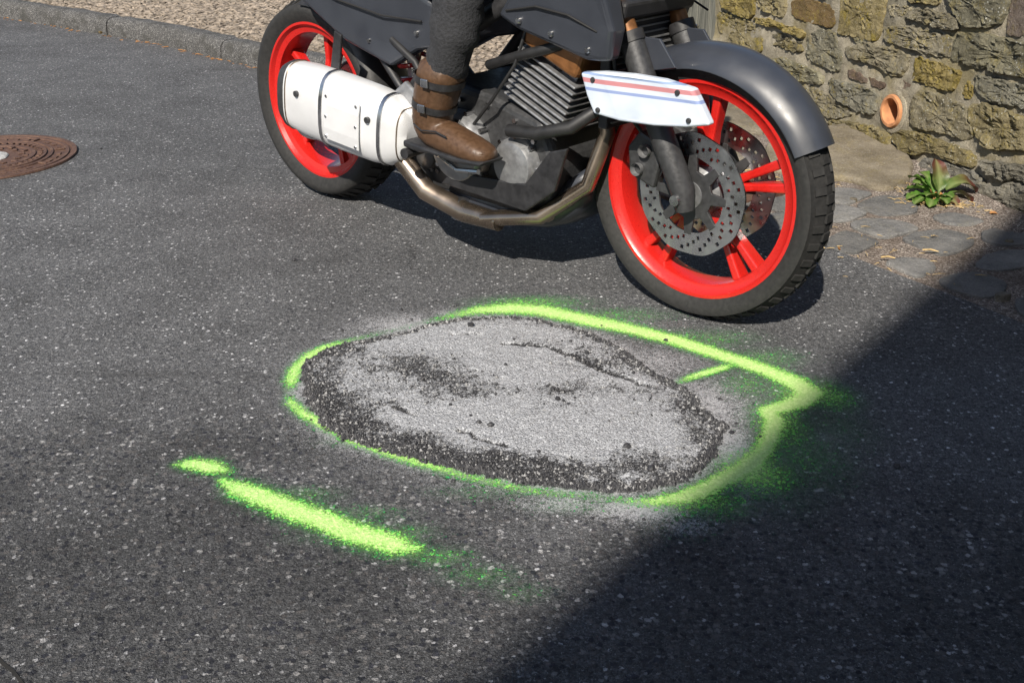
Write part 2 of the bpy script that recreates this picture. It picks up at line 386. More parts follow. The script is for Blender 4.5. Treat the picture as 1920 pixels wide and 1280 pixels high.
def make_tyre():
    k = NT('tyre_rubber'); P = k.obj(); n_ = k.noise(P, 70, 4)[0]
    c = k.ramp(n_, [(.3, (.009,.009,.009)), (.7, (.020,.0195,.019))])
    return k.done(k.bsdf(c, .75, nrm=k.bump(n_, .3, .004)))

M = {}
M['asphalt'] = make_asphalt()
M['green'] = make_paint('green_spray_paint', (.58,.78,.30,1), (.045,.44,.14,1))
M['dust'] = make_dust(); M['patch'] = make_patch(); M['bitumen'] = make_bitumen()
M['rubble'] = make_stone('rubble_stone', [(.085,.072,.040), (.19,.163,.095), (.29,.25,.155), (.41,.36,.24)], .9, .9)
M['yellow'] = make_stone('lichen_stone', [(.09,.072,.028), (.21,.17,.075), (.32,.265,.14), (.42,.36,.23)], 1.0, .5)
M['brown'] = make_stone('brown_stone', [(.045,.028,.010), (.10,.062,.018), (.15,.092,.028), (.20,.13,.05)], .55, .15, bumps=.5)
M['greyst'] = make_stone('grey_stone', [(.075,.070,.048), (.17,.16,.118), (.26,.245,.18), (.39,.37,.30)], .65, 1.0)
M['red'] = make_stone('red_brown_stone', [(.06,.042,.032), (.13,.09,.068), (.18,.135,.105), (.25,.20,.16)], .35, .3)
M['slate'] = make_stone('slate_rock', [(.06,.056,.046), (.15,.142,.12), (.24,.228,.195), (.36,.34,.295)], .2, .2, True)
M['slab'] = make_stone('slab_stone', [(.07,.06,.045), (.15,.13,.10), (.23,.205,.165), (.32,.29,.24)], .25, .3, True, .7)
M['sett'] = make_stone('slate_sett', [(.075,.077,.080), (.155,.156,.158), (.235,.23,.225), (.33,.32,.30)], .10, .3, False, .9)
M['mortar'] = make_mortar(); M['grit'] = make_grit(); M['granite'] = make_granite(); M['rust'] = make_rust(); M['wood'] = make_wood()
M['terracotta'] = make_plain('terracotta', (.42,.19,.085), .85, var=.15, scale=30, bump=.3)
M['concrete'] = make_plain('concrete', (.36,.36,.355), .92, var=.25, scale=90, bump=.5)
M['pave'] = make_plain('paving_chips', (.235,.195,.155), .95, var=.4, scale=25, bump=.6)
M['leafg'] = make_leaf('leaf_green', (.035,.11,.012), (.09,.22,.03), .25)
M['leafr'] = make_leaf('leaf_reddish', (.05,.10,.02), (.11,.15,.04), 1.0)
M['dry'] = make_plain('dry_leaf', (.34,.16,.05), .8, var=.3, scale=80)
M['straw'] = make_plain('dry_straw', (.46,.33,.15), .8, var=.3, scale=80)
M['rimred'] = make_plain('red_wheel_paint', (.46,.012,.008), .34, var=.08, scale=240, coat=.4, col2=(.38,.010,.008))
M['tyre'] = make_tyre()
M['black'] = make_plain('black_plastic', (.018,.018,.02), .5, var=.2, bump=.1)
M['navy'] = make_plain('dark_blue_grey_plastic', (.030,.034,.044), .38, var=.06, scale=12, coat=.2)
M['engine'] = make_plain('engine_alloy', (.30,.305,.315), .42, .7, var=.10, scale=60, bump=.05)
M['hose'] = make_plain('rubber_hose', (.012,.012,.013), .55, var=.1)
M['seam'] = make_plain('panel_gap', (.006,.006,.007), .8, var=.1)
M['enginedark'] = make_plain('engine_casting', (.055,.056,.059), .48, .5, var=.10, scale=90, bump=.08)
M['steel'] = make_plain('bright_steel', (.55,.55,.56), .28, 1.0, var=.12, scale=20)
M['silver'] = make_plain('silver_muffler', (.80,.81,.83), .34, .45, var=.05, scale=7)
M['header'] = make_plain('heat_tinted_steel', (.36,.29,.23), .3, .95, var=.14, scale=9)
M['bronze'] = make_plain('bronze_cover', (.23,.10,.035), .45, .4, var=.2)
M['fairing'] = make_carbonpanel()
M['trouser'] = make_plain('black_riding_fabric', (.022,.023,.027), .85, var=.25, scale=120, bump=.4)
M['jacket'] = make_plain('dark_jacket_fabric', (.03,.032,.038), .8, var=.25, scale=120, bump=.3)
M['boot'] = make_plain('brown_boot_leather', (.075,.040,.021), .42, var=.14, scale=90, bump=.12)
M['helmet'] = make_plain('black_helmet', (.02,.02,.022), .18, coat=.6)
M['glass'] = make_plain('dark_visor', (.012,.013,.016), .06, coat=.8)
M['lamp'] = make_plain('red_lamp_lens', (.35,.01,.01), .15, coat=.5)
M['amber'] = make_plain('amber_lens', (.5,.17,.01), .15, coat=.5)
M['clear'] = make_plain('lamp_glass', (.6,.62,.64), .08, coat=.6)
M['plaster'] = make_plain('cream_plaster', (.48,.44,.37), .9, var=.08, scale=6, bump=.2)
M['rooftile'] = make_plain('slate_roofing', (.08,.08,.09), .7, var=.2)
M['gapshade'] = make_plain('painted_gap_shade', (.012,.011,.010), .9, var=.2)  # flat near-black colour standing in for shade inside gaps and hollows

# ------------------------------------------------------------------ ground, road, pavement
mb = MB(); S = 120; mb.add([(-S,-S,-.03),(S,-S,-.03),(S,S,-.03),(-S,S,-.03)], [(0,1,2,3)])
tag(mb.build('ground', M['grit']), kind='structure')

EDGE = [(3.6,-6.0), (3.05,-2.0), (2.45,.35), (1.95,1.35), (1.55,2.05), (1.229,2.591), (1.09,2.80), (.971,2.988), (.872,3.177), (.76,3.42), (.62,3.78), (.30,4.36),
        (-.40,4.935), (-1.317,5.673), (-2.083,6.40), (-3.416,7.39), (-6.0,9.45), (-12.0,14.3), (-24.0,24.0)]
mb = MB(); ring = [(x, y, 0) for x, y in EDGE]+[(-60,24,0), (-60,-60,0), (3.6,-60,0)]
mb.add(ring, [tuple(range(len(ring)))])
road = mb.build('road', M['asphalt']); tag(road, kind='structure')

def kz(x): return .085*(1-sm(-.75, .15, x))           # kerb drops to the gate entrance
# pavement behind the kerb, sloping down towards the wall
nx, ny = 60, 26; v = []; f = []
ex = np.array([p[0] for p in EDGE[::-1]]); ey = np.array([p[1] for p in EDGE[::-1]])
xs = np.linspace(-11, 1.3, nx)
for i, x in enumerate(xs):
    y0 = float(np.interp(min(x, .60), ex[:-6], ey[:-6]))+.0
    for j in range(ny):
        t = (j/(ny-1))**1.7
        y = y0+.03+t*14
        v.append((x, y, kz(x)-.004+.008*noise.noise((x*1.3, y*1.3, 0))))
for i in range(nx-1):
    for j in range(ny-1): f.append((i*ny+j, (i+1)*ny+j, (i+1)*ny+j+1, i*ny+j+1))
pave = MB().add(v, f).build('pavement', M['grit'], smooth=True); tag(pave, kind='structure')
# small broken paving stones, far too many and too flat on to pick apart
v = []; f = []
kd = Vector((.782, -.624, 0)); kn = Vector((.624, .782, 0)); K0 = Vector((-1.317, 5.673, 0))
nst = 0
for i in range(-120, 40):
    for j in range(0, 84):
        a = i*.043+(j % 2)*.021+random.uniform(-.007,.007); b = .15+j*.036+random.uniform(-.007,.007)
        c = K0+kd*a+kn*b
        if c.y < 4.2 or c.y > 10.5 or c.x > .75: continue
        z = kz(c.x); o = len(v); hx, hy = random.uniform(.013,.021), random.uniform(.010,.017); h = random.uniform(.002,.009); ang = random.uniform(-.25,.25)
        tx, ty = random.uniform(-.004,.004), random.uniform(-.004,.004)
        d1 = kd*math.cos(ang)+kn*math.sin(ang); d2 = kn*math.cos(ang)-kd*math.sin(ang)
        for s_, zz in ((1.0, -.012), (1.0, h*.55), (.74, h)):
            for (p, q) in ((-1,-1),(1,-1),(1,1),(-1,1)):
                w_ = c+d1*hx*p*s_*random.uniform(.85,1.1)+d2*hy*q*s_*random.uniform(.85,1.1); v.append((w_.x, w_.y, z+zz+(tx*p+ty*q if zz > 0 else 0)))
        for r_ in (0, 4):
            for k_ in range(4): f.append((o+r_+k_, o+r_+(k_+1) % 4, o+r_+4+(k_+1) % 4, o+r_+4+k_))
        f.append((o+8, o+9, o+10, o+11))
ps = MB().add(v, f).build('paving_stones', M['pave'], pave); tag(ps, kind='stuff')

# kerb of single granite stones, rounded along the road edge
kerb = empty('kerb', tuple(K0)); tag(kerb, kind='structure')
kerbp = [Vector((x, y, 0)) for x, y in EDGE[11:18]][::-1]
def along(pts):
    L = [0]
    for a, b in zip(pts, pts[1:]): L.append(L[-1]+(b-a).length)
    def at(s):
        for i in range(len(pts)-1):
            if s <= L[i+1] or i == len(pts)-2:
                t = (s-L[i])/(L[i+1]-L[i]); return pts[i].lerp(pts[i+1], t), (pts[i+1]-pts[i]).normalized()
    return at, L[-1]
kat, kL = along(kerbp)
prof = [(-.003,-.05), (0,.025), (.003,.6), (.014,.86), (.036,.985), (.065,1.0), (.10,.99), (.128,.955), (.132,.2)]   # (inwards, share of height)
s0 = .1
while s0 < kL-.4:
    Ls = random.uniform(1.15, 1.5); v = []; f = []; nseg = 22; sd_ = random.random()*50
    for i in range(nseg+1):
        s_ = min(kL, s0+.006+(Ls-.012)*i/nseg); p, d = kat(s_); nn = Vector((-d.y, d.x, 0))
        if nn.y < 0: nn = -nn
        hgt = kz(p.x)+.022; endr = .006 if i in (0, nseg) else 0
        for a, b in prof:
            n1 = noise.noise((s_*14+sd_, a*60, b*3)); n2 = noise.noise((s_*45, a*90+sd_, b*9))
            q = p+nn*(a+(.006*n1+.004*n2)); zz = b*hgt if b > 0 else b
            v.append((q.x-K0.x, q.y-K0.y, zz+(.006*n1+.004*n2 if b > .5 else 0)-(endr if b > .5 else 0)))
    m_ = len(prof)
    for i in range(nseg):
        for j in range(m_-1): f.append((i*m_+j, (i+1)*m_+j, (i+1)*m_+j+1, i*m_+j+1))
    f.append(tuple(range(m_))); f.append(tuple(nseg*m_+j for j in range(m_-1, -1, -1)))
    MB().add(v, f).build('kerb_stone', M['granite'], kerb, smooth=True, autosmooth=60); s0 += Ls

# thin crack near the road corner: flat dark strip, its shade put into colour
crp = [gp(*q) for q in [(-60,1190), (-8,1228), (8,1246), (22,1256), (34,1270), (44,1284), (60,1310)]]
v = []; f = []
for i, p in enumerate(crp):
    w_ = .0035*random.uniform(.5, 1.2); v += [(p.x-w_, p.y-w_*.3, .0012), (p.x+w_, p.y+w_*.3, .0012)]
for i in range(len(crp)-1): f.append((2*i, 2*i+1, 2*i+3, 2*i+2))
MB().add(v, f).build('crack', M['gapshade'], road)

# ------------------------------------------------------------------ stones cut to an outline
def resample(poly, n):
    P = [Vector(p) for p in poly]; Q = []
    for i in range(len(P)):                       # one round of corner cutting
        a, b = P[i], P[(i+1) % len(P)]; Q += [a.lerp(b, .2), a.lerp(b, .8)]
    L = [0]
    for i in range(len(Q)): L.append(L[-1]+(Q[(i+1) % len(Q)]-Q[i]).length)
    out = []; j = 0
    for k in range(n):
        s_ = L[-1]*k/n
        while L[j+1] < s_: j += 1
        out.append(Q[j].lerp(Q[(j+1) % len(Q)], (s_-L[j])/max(1e-9, L[j+1]-L[j])))
    return out
def cut_stone(poly, h, rough, n=36, seed=0., jag=.004, cleft=0.0, base=-.03, tilt=(0,0), shoulder=.8, chip=0.0):
    """verts (u,v,height) and faces of one rough stone with outline poly"""
    R_ = resample(poly, n); c = sum(R_, Vector((0,0)))/n
    R_ = [p+Vector((noise.noise((p.x*55, p.y*55, seed)), noise.noise((p.x*55, p.y*55, seed+9))))*jag for p in R_]
    rings = [(1.0, base), (1.0, h*.45), (.965, h*shoulder), (.92, h), (.78, h), (.64, h), (.48, h), (.32, h), (.16, h)]
    if chip: rings = [(1.0, base), (1.0, h*.5), (.975, h*.9), (.94, h), (.88, h), (.80, h), (.72, h), (.64, h), (.55, h), (.46, h), (.36, h), (.25, h), (.13, h)]
    v = []; f = []
    for t, hh in rings:
        for p in R_:
            q = c+(p-c)*t; z = hh
            if hh > 0:
                z += rough*(noise.noise((q.x*16, q.y*16, seed))+.6*noise.noise((q.x*38, q.y*38, seed+3))+.35*noise.noise((q.x*90, q.y*90, seed)))*(1 if t < .97 else .6)
                if chip:
                    dd, _ = noise.voronoi(Vector((q.x*24, q.y*38, seed*2.7)))
                    z += chip*((dd[1]-dd[0])*.9-.25)+chip*.5*noise.noise((q.x*150, q.y*150, seed))-chip*.8*max(0, noise.noise((q.x*11, q.y*17, seed+8)))
                if cleft: z += cleft*math.floor(3*noise.noise((q.x*7, q.y*22, seed+5)))/3
                z += tilt[0]*(q.x-c.x)+tilt[1]*(q.y-c.y)
            v.append((q.x, q.y, z))
    k = len(rings)
    for i in range(k-1):
        for j in range(n): f.append((i*n+j, i*n+(j+1) % n, (i+1)*n+(j+1) % n, (i+1)*n+j))
    v.append((c.x, c.y, h+rough*noise.noise((c.x*16, c.y*16, seed)))); m_ = len(v)-1
    for j in range(n): f.append(((k-1)*n+j, (k-1)*n+(j+1) % n, m_))
    return v, f

# ------------------------------------------------------------------ the rubble wall
WA = gp(1345, 150); WB_ = gp(1880, 385); wd = (WB_-WA).normalized(); wnrm = Vector((wd.y, -wd.x, 0))
WL, WH = 4.9, 1.45
def wuv(px, py):
    a = (px-960)/FPX; b = (640-py)/FPX; r = Vector((a, CP+b*SP, -SP+b*CP)); o = Vector((0,0,CAM_H))-WA
    t = -(o.dot(wnrm))/r.dot(wnrm); q = o+r*t
    return (q.dot(wd), q.z)
wall = empty('rubble_wall', tuple(WA)); wall.rotation_euler = (0, 0, 0)
tag(wall, 'old rubble stone wall with lime mortar, lichen and a clay drain hole', 'stone wall')
WM = Matrix(((wd.x, 0, wnrm.x, 0), (wd.y, 0, wnrm.y, 0), (0, 1, 0, 0), (0, 0, 0, 1)))      # (u, v, out) -> xyz relative to WA
PU, PV, PR = 1.436, .170, .052
nu, nv = 330, 100; v = []; f = []
for i in range(nu+1):
    for j in range(nv+1):
        u = -.07+(WL+.07)*i/nu; w_ = -.08+(WH+.08)*j/nv
        d = .011*noise.noise((u*9, w_*9, 2))+.006*noise.noise((u*30, w_*30, 5))+.003*noise.noise((u*80, w_*80, 7))+.004
        v.append((u, w_, d))
for i in range(nu):
    for j in range(nv):
        u = -.07+(WL+.07)*(i+.5)/nu; w_ = -.08+(WH+.08)*(j+.5)/nv
        if math.hypot(u-PU, w_-PV) < PR+.002: continue
        f.append((i*(nv+1)+j, (i+1)*(nv+1)+j, (i+1)*(nv+1)+j+1, i*(nv+1)+j+1))
mo = MB().add(v, f, WM)
bx = [(-.07,-.08,-.004), (WL,-.08,-.004), (WL,WH,-.004), (-.07,WH,-.004), (-.07,-.08,-.45), (WL,-.08,-.45), (WL,WH,-.45), (-.07,WH,-.45)]
mo.add(bx, [(4,5,6,7), (2,3,7,6), (0,3,7,4), (1,2,6,5)], WM)
mo.build('mortar', M['mortar'], wall, smooth=True)

WS = [  # stones read off the wall face: outline, how far it stands out, roughness, kind
 ([(1352,-14),(1357,10),(1377,23),(1408,36),(1418,27),(1418,-14)], .035, .012, 'yellow'),
 ([(1424,-14),(1424,12),(1450,27),(1471,33),(1476,22),(1476,-14)], .03, .010, 'yellow'),
 ([(1487,4),(1490,33),(1515,40),(1548,49),(1565,51),(1567,14),(1530,3),(1500,0)], .018, .002, 'brown'),
 ([(1585,-18),(1578,48),(1575,62),(1600,68),(1620,73),(1645,78),(1655,40),(1662,5),(1662,-18)], .022, .004, 'yellow'),
 ([(1350,20),(1380,32),(1410,42),(1432,58),(1428,100),(1400,92),(1375,78),(1349,55)], .02, .007, 'rubble'),
 ([(1415,36),(1440,34),(1470,45),(1500,55),(1513,62),(1506,72),(1490,63),(1460,52),(1430,45)], .034, .010, 'yellow'),
 ([(1452,81),(1470,76),(1490,78),(1507,88),(1507,98),(1490,96),(1465,88)], .024, .005, 'rubble'),
 ([(1516,68),(1545,56),(1568,64),(1574,88),(1584,100),(1578,132),(1555,130),(1520,110),(1513,98)], .02, .007, 'greyst'),
 ([(1441,115),(1470,108),(1510,124),(1545,140),(1545,160),(1530,155),(1505,152),(1480,146),(1455,135)], .034, .014, 'greyst'),
 ([(1380,100),(1405,105),(1436,112),(1438,132),(1405,120),(1380,112)], .026, .008, 'greyst'),
 ([(1370,125),(1400,130),(1440,140),(1470,160),(1468,192),(1440,186),(1400,172),(1372,158)], .02, .007, 'rubble'),
 ([(1475,158),(1530,163),(1550,175),(1590,200),(1600,215),(1560,222),(1520,205),(1475,190)], .022, .008, 'rubble'),
 ([(1559,147),(1600,158),(1648,172),(1645,215),(1620,212),(1590,197),(1564,178)], .03, .007, 'greyst'),
 ([(1593,131),(1620,140),(1632,152),(1628,158),(1594,146)], .014, .003, 'red'),
 ([(1592,90),(1630,80),(1670,92),(1708,103),(1700,130),(1692,145),(1668,138),(1640,118),(1610,112),(1594,108)], .028, .009, 'rubble'),
 ([(1663,50),(1700,52),(1745,60),(1792,70),(1788,107),(1770,105),(1745,102),(1700,87),(1662,76)], .024, .006, 'rubble'),
 ([(1670,8),(1695,8),(1712,17),(1702,29),(1685,33),(1671,25)], .018, .002, 'rubble'),
 ([(1712,20),(1735,18),(1765,22),(1790,28),(1800,38),(1799,55),(1778,55),(1745,44),(1715,36),(1704,33)], .032, .010, 'rubble'),
 ([(1705,3),(1720,-12),(1766,-12),(1763,10),(1740,6)], .028, .008, 'rubble'),
 ([(1783,-18),(1790,12),(1800,30),(1812,47),(1832,50),(1865,51),(1882,40),(1890,10),(1893,-18)], .036, .005, 'greyst'),
 ([(1898,8),(1905,-14),(1965,-6),(1965,78),(1920,66),(1893,64),(1893,40)], .014, .002, 'red'),
 ([(1797,70),(1830,62),(1880,72),(1965,93),(1965,150),(1910,142),(1868,134),(1855,125),(1838,130),(1815,118),(1790,114)], .034, .010, 'greyst'),
 ([(1722,108),(1760,117),(1805,135),(1798,155),(1790,170),(1768,166),(1740,158),(1714,150),(1718,128)], .022, .005, 'yellow'),
 ([(1838,140),(1870,147),(1920,160),(1965,173),(1965,212),(1920,201),(1860,187),(1842,176),(1836,158)], .03, .004, 'greyst'),
 ([(1678,152),(1695,150),(1712,158),(1706,166),(1687,168)], .014, .003, 'red'),
 ([(1630,144),(1650,152),(1666,160),(1660,168),(1640,162)], .014, .003, 'red'),
 ([(1718,182),(1737,170),(1770,180),(1815,200),(1822,230),(1832,250),(1815,262),(1790,250),(1755,245),(1714,236),(1714,205)], .03, .008, 'rubble'),
 ([(1822,198),(1860,195),(1920,220),(1965,240),(1965,277),(1910,280),(1860,278),(1845,262),(1830,240)], .036, .012, 'rubble'),
 ([(1678,262),(1690,245),(1730,250),(1775,266),(1830,288),(1826,314),(1800,306),(1775,297),(1765,288),(1735,283),(1727,293),(1700,285)], .034, .009, 'rubble'),
 ([(1846,300),(1880,305),(1965,312),(1965,347),(1910,332),(1885,342),(1860,322)], .05, .014, 'slate'),
 ([(1850,347),(1880,352),(1910,340),(1965,360),(1965,398),(1900,396),(1856,384)], .06, .012, 'slate'),
 ([(1730,297),(1780,306),(1830,322),(1848,340),(1846,378),(1800,382),(1760,372),(1725,350)], .03, .009, 'slate'),
 ([(1562,226),(1600,229),(1640,238),(1668,250),(1670,275),(1640,264),(1590,246),(1562,238)], .04, .012, 'rubble'),
 ([(1575,2),(1560,-12),(1500,-14),(1530,-3)], .016, .004, 'rubble'),
 ([(1668,-6),(1690,0),(1700,-14),(1668,-16)], .016, .004, 'rubble'),
 ([(1820,150),(1828,168),(1822,188),(1808,176),(1812,160)], .014, .004, 'yellow'),
 ([(1448,66),(1470,64),(1500,76),(1506,83),(1480,73),(1458,76)], .012, .003, 'rubble'),
 ([(1602,72),(1612,72),(1640,84),(1632,88),(1610,84)], .016, .002, 'greyst'),
]
traced = []
for i, (poly, h, r_, kind) in enumerate(WS):
    P2 = [wuv(*q) for q in poly]; cx_ = sum(q[0] for q in P2)/len(P2); cy_ = sum(q[1] for q in P2)/len(P2)
    P2 = [(cx_+(q[0]-cx_)*1.07, cy_+(q[1]-cy_)*1.08) for q in P2]; traced.append(P2); h = h*.62
    v, f = cut_stone(P2, h, r_, 72, i*3.1, .008, .006 if kind == 'slate' or r_ > .009 else 0, chip=.003 if kind in ('brown', 'red') else .0105)
    MB().add(v, f, WM).build('stone', M[kind], wall, smooth=True, autosmooth=28)
def inside(pt, poly):
    x, y = pt; c = False; n = len(poly); j = n-1
    for i in range(n):
        if (poly[i][1] > y) != (poly[j][1] > y) and x < (poly[j][0]-poly[i][0])*(y-poly[i][1])/(poly[j][1]-poly[i][1])+poly[i][0]: c = not c
        j = i
    return c
vv = -.03; ci = 0
while vv < WH-.05:                                  # the rest of the wall, coursed the same way
    ch = random.uniform(.085, .16); uu = random.uniform(-.06, .04)
    while uu < WL-.08:
        cw = random.uniform(.13, .34); a0, a1, b0, b1 = uu+.009, uu+cw-.009, vv+.009, min(vv+ch-.009, WH-.01)
        ok = all(not inside((a0+(a1-a0)*p, b0+(b1-b0)*q), t) for t in traced for p in (-.06,.12,.3,.5,.7,.88,1.06) for q in (-.08,.25,.5,.75,1.08))
        ok = ok and not (a0-.06 < PU < a1+.06 and b0-.06 < PV < b1+.06)
        ok = ok and not any(a0 < q[0] < a1 and b0 < q[1] < b1 for t in traced for q in t)
        if ok:
            j = lambda s_: random.uniform(-s_, s_)
            poly = [(a0+j(.012), b0+j(.01)), ((a0+a1)/2+j(.03), b0+j(.012)), (a1+j(.012), b0+j(.01)), (a1+j(.01), (b0+b1)/2), (a1+j(.012), b1+j(.01)), ((a0+a1)/2+j(.03), b1+j(.012)), (a0+j(.012), b1+j(.01)), (a0+j(.01), (b0+b1)/2)]
            v, f = cut_stone(poly, random.uniform(.010,.022), random.uniform(.004,.009), 40, ci*1.7, .007, chip=.006)
            MB().add(v, f, WM).build('stone', M[random.choice(['rubble','rubble','greyst','yellow','rubble','red','greyst'])], wall, smooth=True, autosmooth=38); ci += 1
        uu += cw
    vv += ch
# clay drain pipe through the wall
pm = MB(); prof = [(PR-.007, -.30), (PR-.007, .014), (PR-.003, .021), (PR+.007, .021), (PR+.011, .014), (PR+.011, -.02)]
n = 40; v = []; f = []
for k in range(n):
    a = 2*math.pi*k/n
    for r_, d in prof: v.append((PU+r_*math.cos(a), PV+r_*math.sin(a), d+.002*noise.noise((math.cos(a)*4, math.sin(a)*4, d*30))))
for k in range(n):
    for i in range(len(prof)-1): f.append((k*6+i, k*6+i+1, ((k+1) % n)*6+i+1, ((k+1) % n)*6+i))
pm.add(v, f, WM).build('drain_pipe', M['terracotta'], wall, smooth=True)
pm = MB(); v = [(PU, PV, -.295)]+[(PU+(PR)*math.cos(2*math.pi*k/24), PV+PR*math.sin(2*math.pi*k/24), -.295) for k in range(24)]
pm.add(v, [(0, 1+k, 1+(k+1) % 24) for k in range(24)], WM).build('pipe_end_shade', M['gapshade'], wall)  # disc coloured dark in place of the shade deep in the pipe
# mortar collar round the pipe
v = []; f = []
for k in range(36):
    a = 2*math.pi*k/36
    for r_, d in ((PR+.009, -.01), (PR+.010, .010), (PR+.020, .012), (PR+.030, .008), (PR+.036, -.012)):
        rr = r_*(1+.05*noise.noise((math.cos(a)*2, math.sin(a)*2, r_*20))*(1 if r_ > PR+.012 else 0)); v.append((PU+rr*math.cos(a), PV+rr*math.sin(a), d))
for k in range(36):
    for i in range(4): f.append((k*5+i, k*5+i+1, ((k+1) % 36)*5+i+1, ((k+1) % 36)*5+i))
MB().add(v, f, WM).build('mortar_collar', M['mortar'], wall, smooth=True)

# weathered board gate beyond the end of the wall
gate = empty('board_gate', tuple(WA-wd*.12)); tag(gate, 'weathered grey gate of upright boards beyond the end of the stone wall', 'gate')
for i in range(15):
    x0 = -.02-.14*(i+1); h_ = 1.7+random.uniform(-.01,.01)
    v = []
    for (a, b) in ((x0+.003, 0), (x0+.137, 0)):
        for (zz, dd) in ((.03, 0), (h_, 0)): v += [(a, zz, -.10+random.uniform(-.003,.003)), (a, zz, -.072+random.uniform(-.003,.003))]
    MB().add(v, [(0,1,3,2), (4,6,7,5), (0,4,5,1), (2,3,7,6), (0,2,6,4), (1,5,7,3)], WM).build('board', M['wood'], gate, bevel=.003)
mb = MB(); mb.add([(p+.05*0, q, d) for p in (-.005, .055) for q in (0, 1.8) for d in (-.16, -.02)], [(0,1,3,2), (4,6,7,5), (0,4,5,1), (2,3,7,6), (0,2,6,4), (1,5,7,3)], WM).build('post', M['wood'], gate, bevel=.006)
for zz in (.35, 1.35):
    MB().add([(p, q, d) for p in (-2.1, -.03) for q in (zz, zz+.1) for d in (-.145, -.104)], [(0,1,3,2), (4,6,7,5), (0,4,5,1), (2,3,7,6), (0,2,6,4), (1,5,7,3)], WM).build('rail', M['wood'], gate, bevel=.004)

# ------------------------------------------------------------------ paved strip: grit bed, slabs, setts
strip = []
A_ = [(x-.03, y-.02) for x, y in EDGE[1:12]]
v = [(x, y, -.005) for x, y in A_]+[(WA.x+.1, WA.y+.4, -.005), (WA.x+.15, WA.y, -.005), (WB_.x+.15, WB_.y, -.005), (3.0, .0, -.005), (3.6, -2.0, -.005)]
bed = MB().add(v, [tuple(range(len(v)))]).build('gutter_strip', M['grit']); tag(bed, kind='structure')
# soft heap of grit along the wall foot
v = []; f = []; nu, nv = 150, 14
for i in range(nu+1):
    for j in range(nv+1):
        u = .05+2.6*i/nu; t = j/nv; o_ = -.02+.30*t
        z = .035*(1-t)**1.5*(.6+.9*noise.noise((u*6, t*2, 3)))+.006*noise.noise((u*40, t*12, 1))-.012*t+.004
        v.append((u, z, o_))
for i in range(nu):
    for j in range(nv): f.append((i*(nv+1)+j, (i+1)*(nv+1)+j, (i+1)*(nv+1)+j+1, i*(nv+1)+j+1))
v = [tuple((WA+WM @ Vector(p))) for p in v]
MB().add(v, f).build('grit_bank', M['grit'], bed, smooth=True)

def ground_stone(name, poly, h, r_, mat, z0, parent, seed, tilt=(0,0), n=40, cleft=0., shoulder=.75):
    P2 = [tuple(gp(*q, z0+h)[:2]) for q in poly]
    if name == 'sett':
        cx_ = sum(q[0] for q in P2)/len(P2); cy_ = sum(q[1] for q in P2)/len(P2); P2 = [(cx_+(q[0]-cx_)*1.02, cy_+(q[1]-cy_)*1.05) for q in P2]
    v, f = cut_stone(P2, h, r_, n, seed, .004 if name == 'sett' else .010, cleft, -.03, tilt, shoulder, chip=0 if name == 'sett' else .0045)
    return MB().add([(x, y, z+z0) for x, y, z in v], f).build(name, M[mat], parent, smooth=True, autosmooth=45)
SL = [([(1430,285),(1440,262),(1490,250),(1550,243),(1590,240),(1628,250),(1684,272),(1716,298),(1708,325),(1690,335),(1660,339),(1640,337),(1620,329),(1585,321),(1540,318),(1480,308),(1440,303)], .035, .004, 'slab', (.03,.06)),
      ([(1318,168),(1400,176),(1455,193),(1472,208),(1442,222),(1430,238),(1340,214),(1316,190)], .04, .005, 'slab', (.02,.05)),
      ([(1315,232),(1390,244),(1425,260),(1420,296),(1380,292),(1318,282)], .025, .005, 'slab', (.0,.03))]
for i, (poly, h, r_, m_, t_) in enumerate(SL): ground_stone('slab', poly, h, r_, m_, 0, bed, 70+i*5, t_, 80, .0)
ST = [[(1422,380),(1435,373),(1467,366),(1508,368),(1530,377),(1508,388),(1470,395),(1459,394)],
 [(1500,362),(1540,352),(1590,350),(1640,360),(1610,372),(1590,382),(1560,376),(1525,367)],
 [(1498,395),(1530,380),(1570,382),(1632,395),(1595,410),(1572,413),(1540,408)],
 [(1605,384),(1625,372),(1655,365),(1690,368),(1712,378),(1722,388),(1715,398),(1655,402),(1625,393)],
 [(1434,400),(1465,397),(1497,400),(1548,418),(1500,434),(1460,430)],
 [(1590,418),(1622,406),(1680,410),(1716,420),(1725,428),(1695,435),(1655,444),(1620,432)],
 [(1543,449),(1582,430),(1617,437),(1652,451),(1624,464),(1605,473),(1583,471),(1555,462)],
 [(1688,446),(1720,433),(1770,427),(1812,435),(1830,450),(1815,462),(1780,474),(1760,474),(1730,462)],
 [(1655,488),(1706,480),(1750,486),(1757,502),(1721,517),(1695,506)],
 [(1762,520),(1800,510),(1840,508),(1890,528),(1882,545),(1850,556),(1800,546),(1765,532)],
 [(1828,492),(1855,472),(1925,466),(1940,495),(1893,502),(1868,504),(1840,500)],
 [(1745,402),(1785,396),(1825,406),(1850,414),(1812,420),(1770,416)],
 [(1840,432),(1875,422),(1930,424),(1945,455),(1875,458),(1842,448)],
 [(1900,562),(1935,552),(1990,560),(2010,592),(1950,602),(1915,588)],
 [(1952,505),(2000,490),(2060,505),(2050,540),(1990,548),(1955,530)],
 [(1960,440),(2010,436),(2060,450),(2050,480),(1990,480),(1955,465)],
 [(1390,402),(1418,390),(1440,398),(1425,420),(1395,425)],
 [(1380,372),(1398,380),(1412,376),(1400,388),(1384,392)]]
for i, poly in enumerate(ST):
    ground_stone('sett', poly, .005+.003*((i*7) % 3)/3, .0018, 'sett', -.002, bed, 20+i*2.3, (random.uniform(-.02,.02), random.uniform(-.02,.02)), 36)
